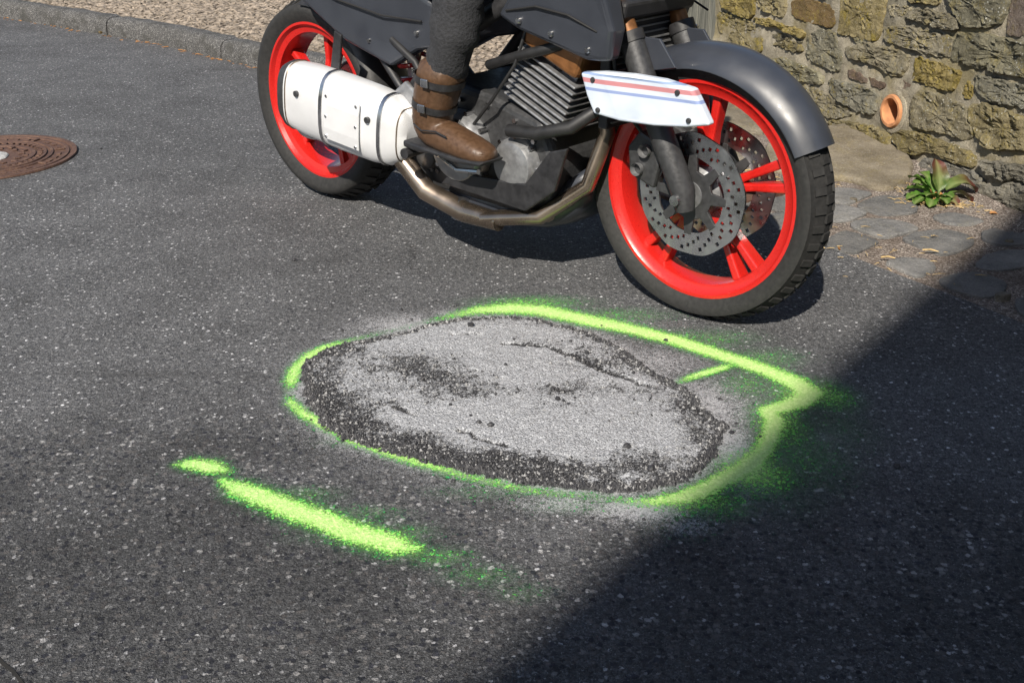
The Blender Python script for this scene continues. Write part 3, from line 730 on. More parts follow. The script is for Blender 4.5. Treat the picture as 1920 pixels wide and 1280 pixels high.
for (px, py, s_) in [(1893,455,.017), (1878,560,.026), (1600,376,.016), (1775,352,.010), (1840,392,.014), (1868,398,.012), (1815,388,.010), (1690,352,.018), (1660,352,.016), (1628,345,.012), (1585,335,.013), (1555,330,.011)]:
    c = gp(px, py); poly = [(c.x+s_*math.cos(a)*random.uniform(.7,1.15), c.y+s_*.75*math.sin(a)*random.uniform(.7,1.15)) for a in [k*math.pi/3.5 for k in range(7)]]
    v, f = cut_stone(poly, s_*.55, s_*.15, 16, px*.1, .001, 0, -.005)
    o = MB().add([(x-c.x, y-c.y, z) for x, y, z in v], f).build('pebble', M['slab'], None, smooth=True, autosmooth=40); o.location = c
    big = {1893: ('small pale flat stone lying on the shaded setts', None), 1878: ('pale chipped stone at the edge of the shaded setts', None)}.get(px)
    if big: tag(o, big[0], 'pebble')
    else: tag(o, 'small pale pebble in the grit along the foot of the wall', 'pebble', 'pebbles along the wall foot')

# iron gully grate at the road edge
g0 = gp(1403, 377); g1 = gp(1471, 358); bd = (g1-g0).normalized(); bn = Vector((-bd.y, bd.x, 0))
grate = empty('gully_grate', tuple(g1+bd*.02+Vector((0,0,.0)))); grate.rotation_euler = (0,0,math.atan2(bd.y, bd.x))
tag(grate, 'rusty iron gully grate set in the paving behind the front wheel', 'drain grate')
GW, GD = .42, .30
mb = MB(); mb.box((-GW/2, GD/2-.02, -.02), (GW, GD, .01)); mb.build('pit', M['gapshade'], grate)  # shallow plate coloured dark to stand for the shaded depth below the bars
for (c, d) in (((-GW/2, -.02+.0125, -.002), (GW, .025, .03)), ((-GW/2, GD-.02-.0125, -.002), (GW, .025, .03)), ((-.0125, GD/2-.02, -.002), (.025, GD-.052, .03)), ((-GW+.0125, GD/2-.02, -.002), (.025, GD-.052, .03))):
    MB().box(c, d).build('frame_bar', M['rust'], grate, bevel=.003)
for i in range(6): MB().box((-GW/2, .02+i*.042, -.001), (GW-.054, .022, .026)).build('grate_bar', M['rust'], grate, bevel=.003)
MB().box((-GW/2, GD/2-.02, -.006), (.025, GD-.056, .014)).build('cross_bar', M['rust'], grate)

# ------------------------------------------------------------------ manhole cover
MC = gp(-22, 297); man = empty('manhole_cover', (MC.x, MC.y, .002)); man.rotation_euler = (0,0,.35)
tag(man, 'rusty round iron manhole cover with raised rings and concrete centre', 'manhole cover')
RX = Matrix.Rotation(math.pi/2, 4, 'X')
def ringm(r0, r1, h, z=0, n=72):
    return MB().lathe([(r0, z), (r0+.002, z+h), (r1-.002, z+h), (r1, z)], n, RX)
R0 = .318
def flatdisc(r, z, n=64): return MB().add([(0,0,z)]+[(r*math.cos(2*math.pi*k/n), r*math.sin(2*math.pi*k/n), z) for k in range(n)], [(0,1+k,1+(k+1) % n) for k in range(n)])
flatdisc(R0, .001).build('plate', M['rust'], man)
for r0, r1, h in ((R0-.016, R0+.004, .007), (R0-.040, R0-.024, .006), (.222, .236, .006), (.198, .212, .007)):
    ringm(r0, r1, h).build('raised_ring', M['rust'], man, smooth=True)
for k in range(8):
    a = k*math.pi/4+.1; c_, s_ = math.cos(a), math.sin(a)
    MB().box((.257*c_, .257*s_, .004), (.036, .010, .006), None).v
    m_ = MB(); m_.box((0,0,0), (.038,.011,.006)); m_.add([], []); o = m_.build('radial_rib', M['rust'], man, bevel=.0015); o.location = (.257*c_, .257*s_, .0045); o.rotation_euler = (0,0,a)
    for q in range(3):                                # small raised blocks between the ribs
        a2 = a+.16+q*.18; m_ = MB(); m_.box((0,0,0), (.016,.026,.004)); o = m_.build('raised_block', M['rust'], man, bevel=.0012); o.location = (.257*math.cos(a2), .257*math.sin(a2), .003); o.rotation_euler = (0,0,a2)
for k in range(44):
    a = 2*math.pi*k/44; m_ = MB(); m_.box((0,0,0), (.016,.012,.007)); o = m_.build('tooth', M['rust'], man, bevel=.0015); o.location = (.187*math.cos(a), .187*math.sin(a), .004); o.rotation_euler = (0,0,a)
ringm(.150, .172, .006).build('raised_ring', M['rust'], man, smooth=True)
for k in range(22):
    a = 2*math.pi*k/22+.1; rr = .118+.018*(k % 2); m_ = MB(); m_.box((0,0,0), (.024,.018,.007)); o = m_.build('knob', M['rust'], man, bevel=.003); o.location = (rr*math.cos(a), rr*math.sin(a), .004); o.rotation_euler = (0,0,a+.4*(k % 3))
v, f = cut_stone([(.082*math.cos(a), .082*math.sin(a)) for a in [k*math.pi/3+.35 for k in range(6)]], .008, .001, 30, 3, .001, 0, -.002)
MB().add(v, f).build('concrete_fill', M['concrete'], man, smooth=True)

# ------------------------------------------------------------------ repaired pothole
OUT = [(572,690),(580,678),(620,656),(660,646),(720,637),(760,628),(800,614),(850,604),(900,599),(960,598),(1000,602),(1040,612),(1080,620),(1130,640),(1160,655),(1190,680),(1230,705),(1270,725),(1300,745),(1310,765),(1340,790),(1358,805),(1345,830),(1335,855),(1320,875),(1280,900),(1220,915),(1160,922),(1100,918),(1040,912),(980,905),(920,892),(860,880),(800,865),(740,850),(690,838),(640,820),(610,800),(592,770),(580,740),(573,710)]
OG = np.array([gp(*q)[:2] for q in OUT])
def polydist(X, Y, poly):
    """signed distance, positive inside"""
    d = np.full(X.shape, 1e9); ins = np.zeros(X.shape, bool); n = len(poly); j = n-1
    for i in range(n):
        ax, ay = poly[j]; bx_, by_ = poly[i]; ex_, ey_ = bx_-ax, by_-ay
        t = np.clip(((X-ax)*ex_+(Y-ay)*ey_)/(ex_*ex_+ey_*ey_), 0, 1)
        d = np.minimum(d, np.hypot(X-ax-t*ex_, Y-ay-t*ey_))
        cr = (ay > Y) != (by_ > Y)
        with np.errstate(divide='ignore', invalid='ignore'): ins ^= cr & (X < (bx_-ax)*(Y-ay)/(by_-ay)+ax)
        j = i
    return np.where(ins, d, -d)
def segdist(X, Y, pts):
    d = np.full(X.shape, 1e9)
    for (ax, ay), (bx_, by_) in zip(pts, pts[1:]):
        ex_, ey_ = bx_-ax, by_-ay; t = np.clip(((X-ax)*ex_+(Y-ay)*ey_)/(ex_*ex_+ey_*ey_), 0, 1)
        d = np.minimum(d, np.hypot(X-ax-t*ex_, Y-ay-t*ey_))
    return d
def nz(X, Y, s_, seed=0.): return np.array([noise.noise((x*s_, y*s_, seed)) for x, y in zip(X.ravel(), Y.ravel())]).reshape(X.shape)
def blob(X, Y, px, py, rx, ry):
    """soft spot at survey pixel, radii in survey pixels, laid on the ground"""
    c = gp(px, py); a = gp(px+rx, py); b = gp(px, py-ry); r1 = abs(a.x-c.x); r2 = abs(b.y-c.y)
    return np.exp(-(((X-c.x)/r1)**2+((Y-c.y)/r2)**2))
cell = .004
gx = np.arange(OG[:,0].min()-.03, OG[:,0].max()+.03, cell); gy = np.arange(OG[:,1].min()-.03, OG[:,1].max()+.03, cell)
X, Y = np.meshgrid(gx, gy, indexing='ij')
D = polydist(X, Y, OG)+.009*nz(X, Y, 28)+.006*nz(X, Y, 75, 4)
dome = .0075*(1-np.exp(-np.maximum(D, 0)/.008))+.007*np.clip(D/.25, 0, 1)
Z = .001+dome+.0028*nz(X, Y, 22, 2)*np.clip(D/.03, 0, 1)+.0022*nz(X, Y, 70, 6)+.0016*nz(X, Y, 150, 8)
cracks = [[(945,652),(1000,654),(1050,664),(1095,684),(1130,702),(1175,716)], [(738,770),(760,778),(782,786)], [(858,812),(880,820),(905,832),(950,846)], [(1180,716),(1215,730)], [(850,632),(905,634)]]
crk = np.zeros(X.shape)
for i, c in enumerate(cracks):
    p = [tuple(gp(*q)[:2]) for q in c]; d = segdist(X+.006*nz(X, Y, 30, 11), Y+.008*nz(X, Y, 30, 12), p); cw_ = np.exp(-(d/(.0065 if i == 0 else .0045))**2); Z -= (.014 if i == 0 else .008)*cw_; crk += cw_
du = .86-.85*np.exp(-np.maximum(D, 0)/.013)
for (a, b, rx, ry, s_) in [(610,720,60,50,.6), (630,775,60,40,.75), (700,810,80,30,.7), (790,838,90,28,.6), (880,862,90,22,.75), (980,880,100,22,.7), (1090,890,100,26,.6), (1200,880,80,35,.45), (1300,830,50,50,.45), (1270,775,60,30,.3), (760,690,80,26,.62), (820,715,80,25,.62), (870,745,70,20,.5), (1140,690,80,22,.55), (1060,740,110,14,.42), (1030,775,80,14,.36), (1170,845,60,22,.35), (1220,740,60,16,.4), (980,650,90,12,.35), (700,735,60,14,.3), (1310,780,40,30,.3), (660,665,50,15,.35), (1120,655,60,20,.2)]:
    du -= .58*s_*blob(X, Y, a, b, rx, ry*.9)
for (a, b, rx, ry, s_) in [(860,640,80,25,.30), (960,800,160,40,.28), (800,790,60,20,.3), (1080,840,140,25,.3), (960,690,90,40,.18), (660,735,40,20,.25), (1230,810,50,25,.3), (800,625,70,18,.4)]:
    du += s_*blob(X, Y, a, b, rx, ry)
du += .17*nz(X, Y, 9, 25)+.20*nz(X, Y, 20, 21)+.16*nz(X, Y, 48, 22); du -= .9*np.clip(crk, 0, 1)
keep = D > -.003
idx = -np.ones(X.shape, int); idx[keep] = np.arange(keep.sum())
v = np.stack([X[keep], Y[keep], np.where(D[keep] < 0, -.002, Z[keep])], 1); q = keep[:-1,:-1] & keep[1:,:-1] & keep[1:,1:] & keep[:-1,1:]
f = np.stack([idx[:-1,:-1][q], idx[1:,:-1][q], idx[1:,1:][q], idx[:-1,1:][q]], 1)
patch_root = empty('asphalt_patch', (0,0,0)); tag(patch_root, 'raised oval pothole repair of crumbly black asphalt dusted pale grey', 'asphalt patch')
me = bpy.data.meshes.new('patch_surface'); me.from_pydata(v.tolist(), [], f.tolist()); me.materials.append(M['patch'])
po = bpy.data.objects.new('patch_surface', me); COL.objects.link(po); po.parent = patch_root; fattr(po, 'dust', du[keep])
for p in me.polygons: p.use_smooth = True
# granules bedded in the rim and the dark areas
OCT = np.array([(1,0,0),(-1,0,0),(0,1,0),(0,-1,0),(0,0,1),(0,0,-1)], float); OF = [(0,2,4),(2,1,4),(1,3,4),(3,0,4),(2,0,5),(1,2,5),(3,1,5),(0,3,5)]
w_ = np.where((D > -.006), np.clip(1.0-du, .03, 1)**2.2+2.0*np.exp(-((D-.003)/.008)**2), 0); w_ = (w_/w_.sum()).ravel()
pick = rng.choice(X.size, 15000, p=w_)
v = []; f = []; at = []
for c in pick:
    x, y = X.ravel()[c]+rng.uniform(-.003,.003), Y.ravel()[c]+rng.uniform(-.003,.003); r_ = rng.choice([.0015,.002,.0026,.0034,.0046], p=[.3,.3,.22,.13,.05])*(1.35 if abs(D.ravel()[c]) < .010 else 1.)
    zz = max(.0005, Z.ravel()[c] if D.ravel()[c] > 0 else .001)
    o = OCT*rng.uniform(.65, 1.25, (6,1))*r_; an = rng.uniform(0, 6.28); R_ = np.array([[math.cos(an),-math.sin(an),0],[math.sin(an),math.cos(an),0],[0,0,1]])
    o = o @ R_.T; b = len(v); v += (o+np.array([x, y, zz+r_*.35])).tolist(); f += [(i+b, j+b, k+b) for i, j, k in OF]
    dd = .95 if rng.random() < .07+.55*max(0, du.ravel()[c]) else 0.; at += [dd*rng.uniform(.6,1)]*6
go = MB().add(v, f).build('granules', M['bitumen'], patch_root); go['kind'] = 'stuff'; fattr(go, 'dust', at)

# loose crumbs, each on its own
def crumb(px, py, r_):
    c = gp(px, py); z0 = 0.
    i, j = int((c.x-gx[0])/cell), int((c.y-gy[0])/cell)
    if 0 <= i < len(gx) and 0 <= j < len(gy) and D[i, j] > 0: z0 = Z[i, j]
    bm = bmesh.new(); bmesh.ops.create_icosphere(bm, subdivisions=2, radius=1)
    sd_ = px*.37
    for q in bm.verts:
        q.co *= r_*(1+.4*noise.noise(q.co*1.6+Vector((sd_, 0, 0)))+.25*noise.noise(q.co*4+Vector((0, sd_, 0)))); q.co.z *= .75
    me = bpy.data.meshes.new('asphalt_crumb'); bm.to_mesh(me); bm.free(); me.materials.append(M['bitumen'])
    o = bpy.data.objects.new('asphalt_crumb', me); COL.objects.link(o); o.location = (c.x, c.y, z0+r_*.45)
    return o
for (px, py, r_, lab) in [(883,619,.0085,'largest black asphalt crumb near the far end of the patch'), (1199,683,.007,'black asphalt crumb at the far right edge of the patch'), (1248,640,.006,None), (1128,612,.004,None),
   (1350,750,.005,None), (1372,813,.006,None), (1380,795,.004,None), (1365,803,.004,None), (1175,847,.007,None), (1220,888,.008,'rounded black asphalt crumb on the near part of the patch'), (920,808,.007,None), (898,803,.005,None), (845,771,.004,None),
   (883,790,.0035,None), (1036,742,.006,None), (1045,760,.006,None), (948,695,.004,None), (552,489,.007,'lone black crumb on the clear road left of the patch'), (858,573,.004,None), (851,575,.003,None), (752,582,.005,None), (641,620,.0045,None), (607,638,.004,None), (583,789,.004,None),
   (712,848,.004,None), (634,820,.0035,None), (850,903,.005,None), (1110,973,.004,None), (1207,975,.004,None), (1413,758,.004,None), (1425,820,.004,None), (1681,876,.007,'dark crumb on the shaded road right of the green paint'), (190,280,.005,'small black crumb beside the manhole cover'), (545,744,.0035,None), (1100,668,.005,None), (1070,648,.004,None), (1010,856,.004,None), (772,600,.004,None), (970,742,.003,None)]:
    o = crumb(px, py, r_); fattr(o, 'dust', [0.]*len(o.data.vertices))
    if lab: tag(o, lab, 'crumb')
    else: tag(o, 'tiny black asphalt crumb lying loose on or around the patch', 'crumb', 'loose asphalt crumbs')

# ------------------------------------------------------------------ spray paint and stone dust lying on the road
def sheet(name, fn, x0, x1, y0, y1, z, mat, thr=.03, cell=.008):
    gx_ = np.arange(x0, x1, cell); gy_ = np.arange(y0, y1, cell); X_, Y_ = np.meshgrid(gx_, gy_, indexing='ij'); d = fn(X_, Y_)
    k = d > thr; q = k[:-1,:-1] | k[1:,:-1] | k[1:,1:] | k[:-1,1:]
    used = np.zeros(X_.shape, bool)
    used[:-1,:-1] |= q; used[1:,:-1] |= q; used[1:,1:] |= q; used[:-1,1:] |= q
    ix = -np.ones(X_.shape, int); ix[used] = np.arange(used.sum())
    v = np.stack([X_[used], Y_[used], np.full(used.sum(), z)], 1)
    f = np.stack([ix[:-1,:-1][q], ix[1:,:-1][q], ix[1:,1:][q], ix[:-1,1:][q]], 1)
    me = bpy.data.meshes.new(name); me.from_pydata(v.tolist(), [], f.tolist()); me.materials.append(mat)
    o = bpy.data.objects.new(name, me); COL.objects.link(o); fattr(o, 'dens', np.clip(d[used], 0, 1.2)); return o
def stroke(X, Y, pts, wob=1.0):
    """pts: pixel x, pixel y, half width in metres, strength"""
    P = [(*gp(a, b)[:2], h, s_) for a, b, h, s_ in pts]; out = np.zeros(X.shape)
    Xw = X+.004*wob*nz(X, Y, 12, 31); Yw = Y+.004*wob*nz(X, Y, 12, 32)
    for (ax, ay, h0, s0_), (bx_, by_, h1, s1) in zip(P, P[1:]):
        ex_, ey_ = bx_-ax, by_-ay; t = np.clip(((Xw-ax)*ex_+(Yw-ay)*ey_)/(ex_*ex_+ey_*ey_), 0, 1)
        d = np.hypot(Xw-ax-t*ex_, Yw-ay-t*ey_); h = h0+(h1-h0)*t; s_ = s0_+(s1-s0_)*t
        out = np.maximum(out, s_*(.74*np.exp(-(d/(h*.92))**2)+.30*np.exp(-(d/(h*1.9))**2)))
    return out
RING = [(770,612,.02,.15),(800,606,.022,.35),(850,593,.028,.62),(900,583,.034,.85),(960,580,.040,1.0),(1020,585,.040,1.05),(1080,597,.038,1.05),(1140,610,.036,1.05),(1200,623,.034,1.05),(1260,638,.032,1.05),(1320,657,.032,1.05),(1380,677,.032,1.05),(1440,697,.034,1.05),(1490,718,.036,1.05),(1518,738,.036,1.08),(1500,756,.032,1.08),(1462,766,.026,1.05),(1440,771,.024,1.0),(1452,792,.026,1.0),(1446,820,.026,.95),(1430,850,.028,.95),(1395,880,.030,1.0),(1340,910,.028,1.0),(1280,935,.024,.95),(1230,943,.020,.75),(1180,941,.018,.5),(1120,932,.018,.42),(1040,927,.020,.5),(960,914,.022,.55),(880,895,.022,.62),(800,872,.022,.8),(720,847,.022,.9),(660,822,.022,.92),(610,800,.021,.92),(570,777,.020,.88),(548,758,.019,.8),(540,738,.018,.35),(546,715,.022,.88),(556,692,.022,.92),(582,668,.022,.92),(615,652,.022,.8),(650,642,.020,.6),(690,632,.020,.42),(730,622,.020,.32),(775,611,.02,.3)]
MIST = [(1470,800,70,55,.34),(1420,890,90,45,.40),(1320,945,110,32,.34),(1560,745,55,32,.36),(1500,850,110,70,.26),(1560,800,110,60,.20),(1620,760,80,40,.10),(1450,930,130,60,.16),(1280,985,120,40,.13),(1000,568,120,14,.36),(1160,592,120,16,.30),(1330,635,110,20,.30),(1440,672,80,22,.30),(1400,725,60,28,.26),(1480,740,50,30,.3),(900,925,120,18,.22),(1080,950,120,20,.22),(640,830,60,14,.2)]
def ring_fn(X, Y):
    d = stroke(X, Y, RING)
    m = np.zeros(X.shape)
    for a, b, rx, ry, s_ in MIST: m = np.maximum(m, s_*(1.75 if a > 1250 and b > 700 else 1.4)*blob(X, Y, a, b, rx*1.15, ry*1.15))
    d = np.maximum(d, m)+.25*np.minimum(d, m)
    Dp = polydist(X, Y, OG); return d*np.clip(1-(Dp-.0)/.02, 0, 1)
ro = sheet('spray_paint_ring', ring_fn, -.62, 1.15, 1.45, 2.72, .0030, M['green'])
tag(ro, 'fluorescent green spray paint ring drawn around the pothole patch', 'spray paint')
TICK = [(1262,722,.014,.35),(1290,712,.016,.8),(1325,702,.018,.95),(1355,692,.018,.9),(1372,686,.014,.6)]
def tick_fn(X, Y): return np.maximum(stroke(X, Y, TICK), .2*blob(X, Y, 1340, 718, 60, 18))*np.clip(1-polydist(X, Y, OG)/.02, 0, 1)
tag(sheet('spray_paint_tick', tick_fn, .2, .62, 2.05, 2.42, .0045, M['green']), 'short green spray stroke inside the ring beside the patch', 'spray paint')
DASH = [(418,902,.018,.75),(450,918,.030,1.0),(520,946,.034,1.05),(600,976,.036,1.05),(680,1005,.036,1.05),(740,1023,.036,1.02),(778,1032,.026,.7)]
def dash_fn(X, Y):
    m = np.zeros(X.shape)
    for a, b, rx, ry, s_ in [(820,1045,90,28,.26),(900,1080,100,30,.23),(980,1112,90,28,.17),(560,930,110,22,.24),(680,965,110,24,.22),(760,1000,80,26,.24),(600,1010,110,22,.15)]: m = np.maximum(m, s_*1.7*blob(X, Y, a, b, rx, ry))
    return np.maximum(stroke(X, Y, DASH), m)
tag(sheet('spray_paint_dash', dash_fn, -.62, .15, 1.35, 1.86, .0030, M['green']), 'long slanting green spray paint dash on the road below the ring', 'spray paint')
DOT = [(335,874,.016,.7),(362,872,.026,1.0),(395,878,.028,1.02),(420,884,.022,.8),(440,889,.012,.4)]
def dot_fn(X, Y): return np.maximum(stroke(X, Y, DOT), .2*blob(X, Y, 440, 885, 40, 18))
tag(sheet('spray_paint_dot', dot_fn, -.72, -.42, 1.65, 1.92, .0036, M['green']), 'short green spray paint blob just left of the long dash', 'spray paint')
def dust_fn(X, Y):
    Dp = polydist(X, Y, OG); d = .66*np.exp(-np.maximum(-Dp, 0)/.050)
    m = np.zeros(X.shape)
    for a, b, rx, ry, s_ in [(1380,850,60,70,.75),(1330,760,90,60,.62),(1230,680,110,35,.50),(1100,610,140,18,.40),(760,612,120,26,.62),(660,630,90,18,.35),(860,590,90,14,.5),(1200,955,130,30,.7),(1060,945,120,22,.55),(1280,985,80,24,.45),(560,735,30,40,.6),(1390,900,70,35,.5),(900,910,120,18,.35),(1560,825,40,14,.3),(1500,600,120,18,.12)]: m = np.maximum(m, s_*blob(X, Y, a, b, rx, ry))
    return np.maximum(d, m)*np.clip(1-Dp/.012, 0, 1)
ds = sheet('stone_dust', dust_fn, -.70, .95, 1.45, 2.75, .0018, M['dust'], .06); tag(ds, 'pale grey stone dust spread over the road round the patch', 'dust', kind='stuff')

# ------------------------------------------------------------------ plants and litter
def leaf(L, W, curl, lobes, mat, base, az, el, parent, name='leaf', twist=0.):
    n = 22; v = []; f = []; tip = []; vein = []
    d = Vector((math.cos(az), math.sin(az), 0)); s_ = Vector((-d.y, d.x, 0)); p = Vector(base); e = el
    for i in range(n+1):
        t = i/n; wd_ = max(W*.10 if t < .5 else 0.0004, W*math.sqrt(max(0, 1-((t-.60)/.405)**2)))
        if lobes: wd_ *= .70+.42*((t*lobes*1.7) % 1.0)
        fw = d*math.cos(e)+Vector((0,0,1))*math.sin(e); up = -d*math.sin(e)+Vector((0,0,1))*math.cos(e)
        ss = (s_*math.cos(twist*t)+up*math.sin(twist*t))
        for q in (-1,-.55,-.08,0,.08,.55,1):
            wav = .10*W*math.sin(t*19+q*2)*abs(q)
            v.append(p+ss*wd_*q+up*(abs(q)**1.5*wd_*.38+wav)); tip.append(t); vein.append(1. if abs(q) < .1 else 0.)
        p = p+fw*L/n; e -= curl/n
    for i in range(n):
        for k in range(6): f.append((i*7+k, i*7+k+1, (i+1)*7+k+1, (i+1)*7+k))
    o = MB().add(v, f).build(name, mat, parent, smooth=True, autosmooth=180); fattr(o, 'tip', tip); fattr(o, 'vein', vein); return o
pb = gp(1756, 374)
plant = empty('weed', (pb.x, pb.y, .0)); tag(plant, 'broad leaved green and reddish weed growing at the foot of the wall', 'plant')
# direction in the picture: az 0 = right, pi/2 = away from the viewer
for (L, W, cu, lo, m_, b, az, el, tw) in [
   (.120,.024,1.9,4,'leafg',(-.020,.000,.004),2.35,1.45,.25), (.105,.022,1.8,4,'leafg',(-.022,-.006,.004),2.95,1.10,.3), (.100,.020,1.5,5,'leafg',(-.024,-.012,.004),3.35,.75,.1),
   (.095,.019,1.4,5,'leafg',(-.026,-.016,.004),3.75,.65,.2), (.085,.018,1.3,5,'leafg',(-.020,-.020,.004),4.25,.60,-.2), (.075,.017,1.3,4,'leafg',(-.010,-.020,.004),4.9,.75,0),
   (.135,.027,.75,0,'leafr',(.006,.004,.004),1.75,1.50,.35), (.115,.023,1.3,4,'leafg',(-.010,.002,.004),2.0,1.35,.2), (.100,.020,1.7,4,'leafg',(-.014,-.004,.004),2.7,1.35,-.2),
   (.155,.027,2.6,0,'leafr',(.018,-.002,.004),.10,1.40,.25), (.110,.020,2.3,0,'leafr',(.016,-.012,.004),-.30,1.05,-.5), (.080,.017,1.4,5,'leafg',(-.012,-.016,.004),3.9,1.05,.1),
   (.085,.017,1.5,5,'leafg',(-.016,-.008,.004),3.2,1.25,0), (.070,.016,1.2,0,'leafr',(.004,-.016,.004),5.4,.55,.4), (.090,.020,1.5,5,'leafg',(-.014,.002,.004),2.55,.95,.1), (.070,.016,1.3,4,'leafg',(-.004,-.014,.004),5.2,1.0,.2), (.062,.015,1.1,5,'leafg',(-.024,-.014,.003),3.55,.4,0)]:
    leaf(L, W*1.3, cu, lo, M[m_], b, az, el, plant, 'leaf', tw)
tb = gp(1372, 305, .02); tuft = empty('dry_tuft', tuple(tb)); tag(tuft, 'small dry grass tuft between the slabs behind the front wheel', 'plant')
for i in range(9): leaf(random.uniform(.03,.05), .0035, random.uniform(.6,1.6), 0, M['straw'] if i % 3 else M['leafg'], (0,0,-.012), i*.7, random.uniform(.6,1.3), tuft, 'blade')
DL = [(1872,404,.018,'curled orange dead leaf on the setts near the shade edge'), (1760,446,.016,'pale curled dry leaf lying on a blue grey sett'), (1700,357,.02,None), (1758,377,.03,'broad tan dead leaf under the green weed'), (1725,369,.022,None), (1775,371,.028,None), (1740,376,.02,None), (1500,435,.016,None), (1575,472,.012,None), (1330+160,350,.014,None), (190,66,.03,'orange dead leaf in the gutter beside the kerb'), (234,73,.012,None), (278,86,.013,None)]
for i, (px, py, s_, lab) in enumerate(DL):
    c = gp(px, py, .006); o = leaf(s_*1.6, s_*.4, random.uniform(-1.5,1.2), 0, M['dry'] if i % 3 != 1 else M['straw'], (0,0,.004), random.uniform(0,6.28), .25, None, 'dead_leaf', random.uniform(-.6,.6)); o.location = c
    if lab: tag(o, lab, 'dead leaf')
    elif px < 400: tag(o, 'small dead leaf fragment in the gutter along the kerb', 'dead leaf', 'leaf fragments along the kerb')
    else: tag(o, 'small dead leaf fragment among the setts and wall foot', 'dead leaf', 'leaf fragments on the setts')
# twigs, needles and crumbs of litter that nobody could count
def litter(name, spots, lab, mats):
    v = []; f = []
    for c, r_, L in spots:
        a = random.uniform(0, 6.28); d = Vector((math.cos(a), math.sin(a), random.uniform(-.1,.25)))*L/2; mb_ = MB()
        mb_.tube([c-d, c+Vector((0,0,L*.06)), c+d], [r_, r_, r_*.5], 4); o = len(v); v += mb_.v; f += [tuple(i+o for i in q) for q in mb_.f]
    o = MB().add(v, f).build(name, mats); tag(o, lab, 'litter', kind='stuff')
sp = []
for i in range(420):
    s_ = random.uniform(1.5, kL-.6); p, d = kat(s_); nn = Vector((-d.y, d.x, 0)); nn = nn if nn.y > 0 else -nn
    sp.append((p-nn*abs(random.gauss(0,.022))+Vector((0,0,.003)), random.uniform(.0012,.003), random.uniform(.01,.035)))
litter('gutter_litter', sp, 'orange brown leaf and twig litter along the foot of the kerb', M['dry'])
sp = []
for (px, py, sx, sy, n) in [(1750,376,50,7,60), (1800,385,60,8,40), (1860,396,30,6,18), (1420,330,40,12,40), (1690,350,30,8,16), (1540,345,60,8,24), (1600,460,80,40,16), (1750,480,80,40,12), (1480,225,50,15,40), (1660,290,20,10,10)]:
    for i in range(n): sp.append((gp(px+random.gauss(0,sx*.6), py+random.gauss(0,sy*.6), .006), random.uniform(.0006,.0014), random.uniform(.01,.035)))
litter('straw_litter', sp, 'dry straw and needle litter scattered along the wall foot', M['straw'])
for (px, py, a, L, lab) in [(1420,318,.25,.10,'long pale dry twig lying below the big slab'), (1745,470,-.35,.045,'short straw stub beside the blue grey sett'), (1665,483,-.2,.04,'thin straw on the grit between two setts')]:
    c = gp(px, py, .01); d = Vector((math.cos(a), math.sin(a), 0)); mb = MB(); mb.tube([d*(-L/2), d*0+Vector((0,0,.004)), d*(L/2)], [.0025,.0028,.0012], 6)
    o = mb.build('twig', M['straw'], smooth=True); o.location = c; tag(o, lab, 'twig')

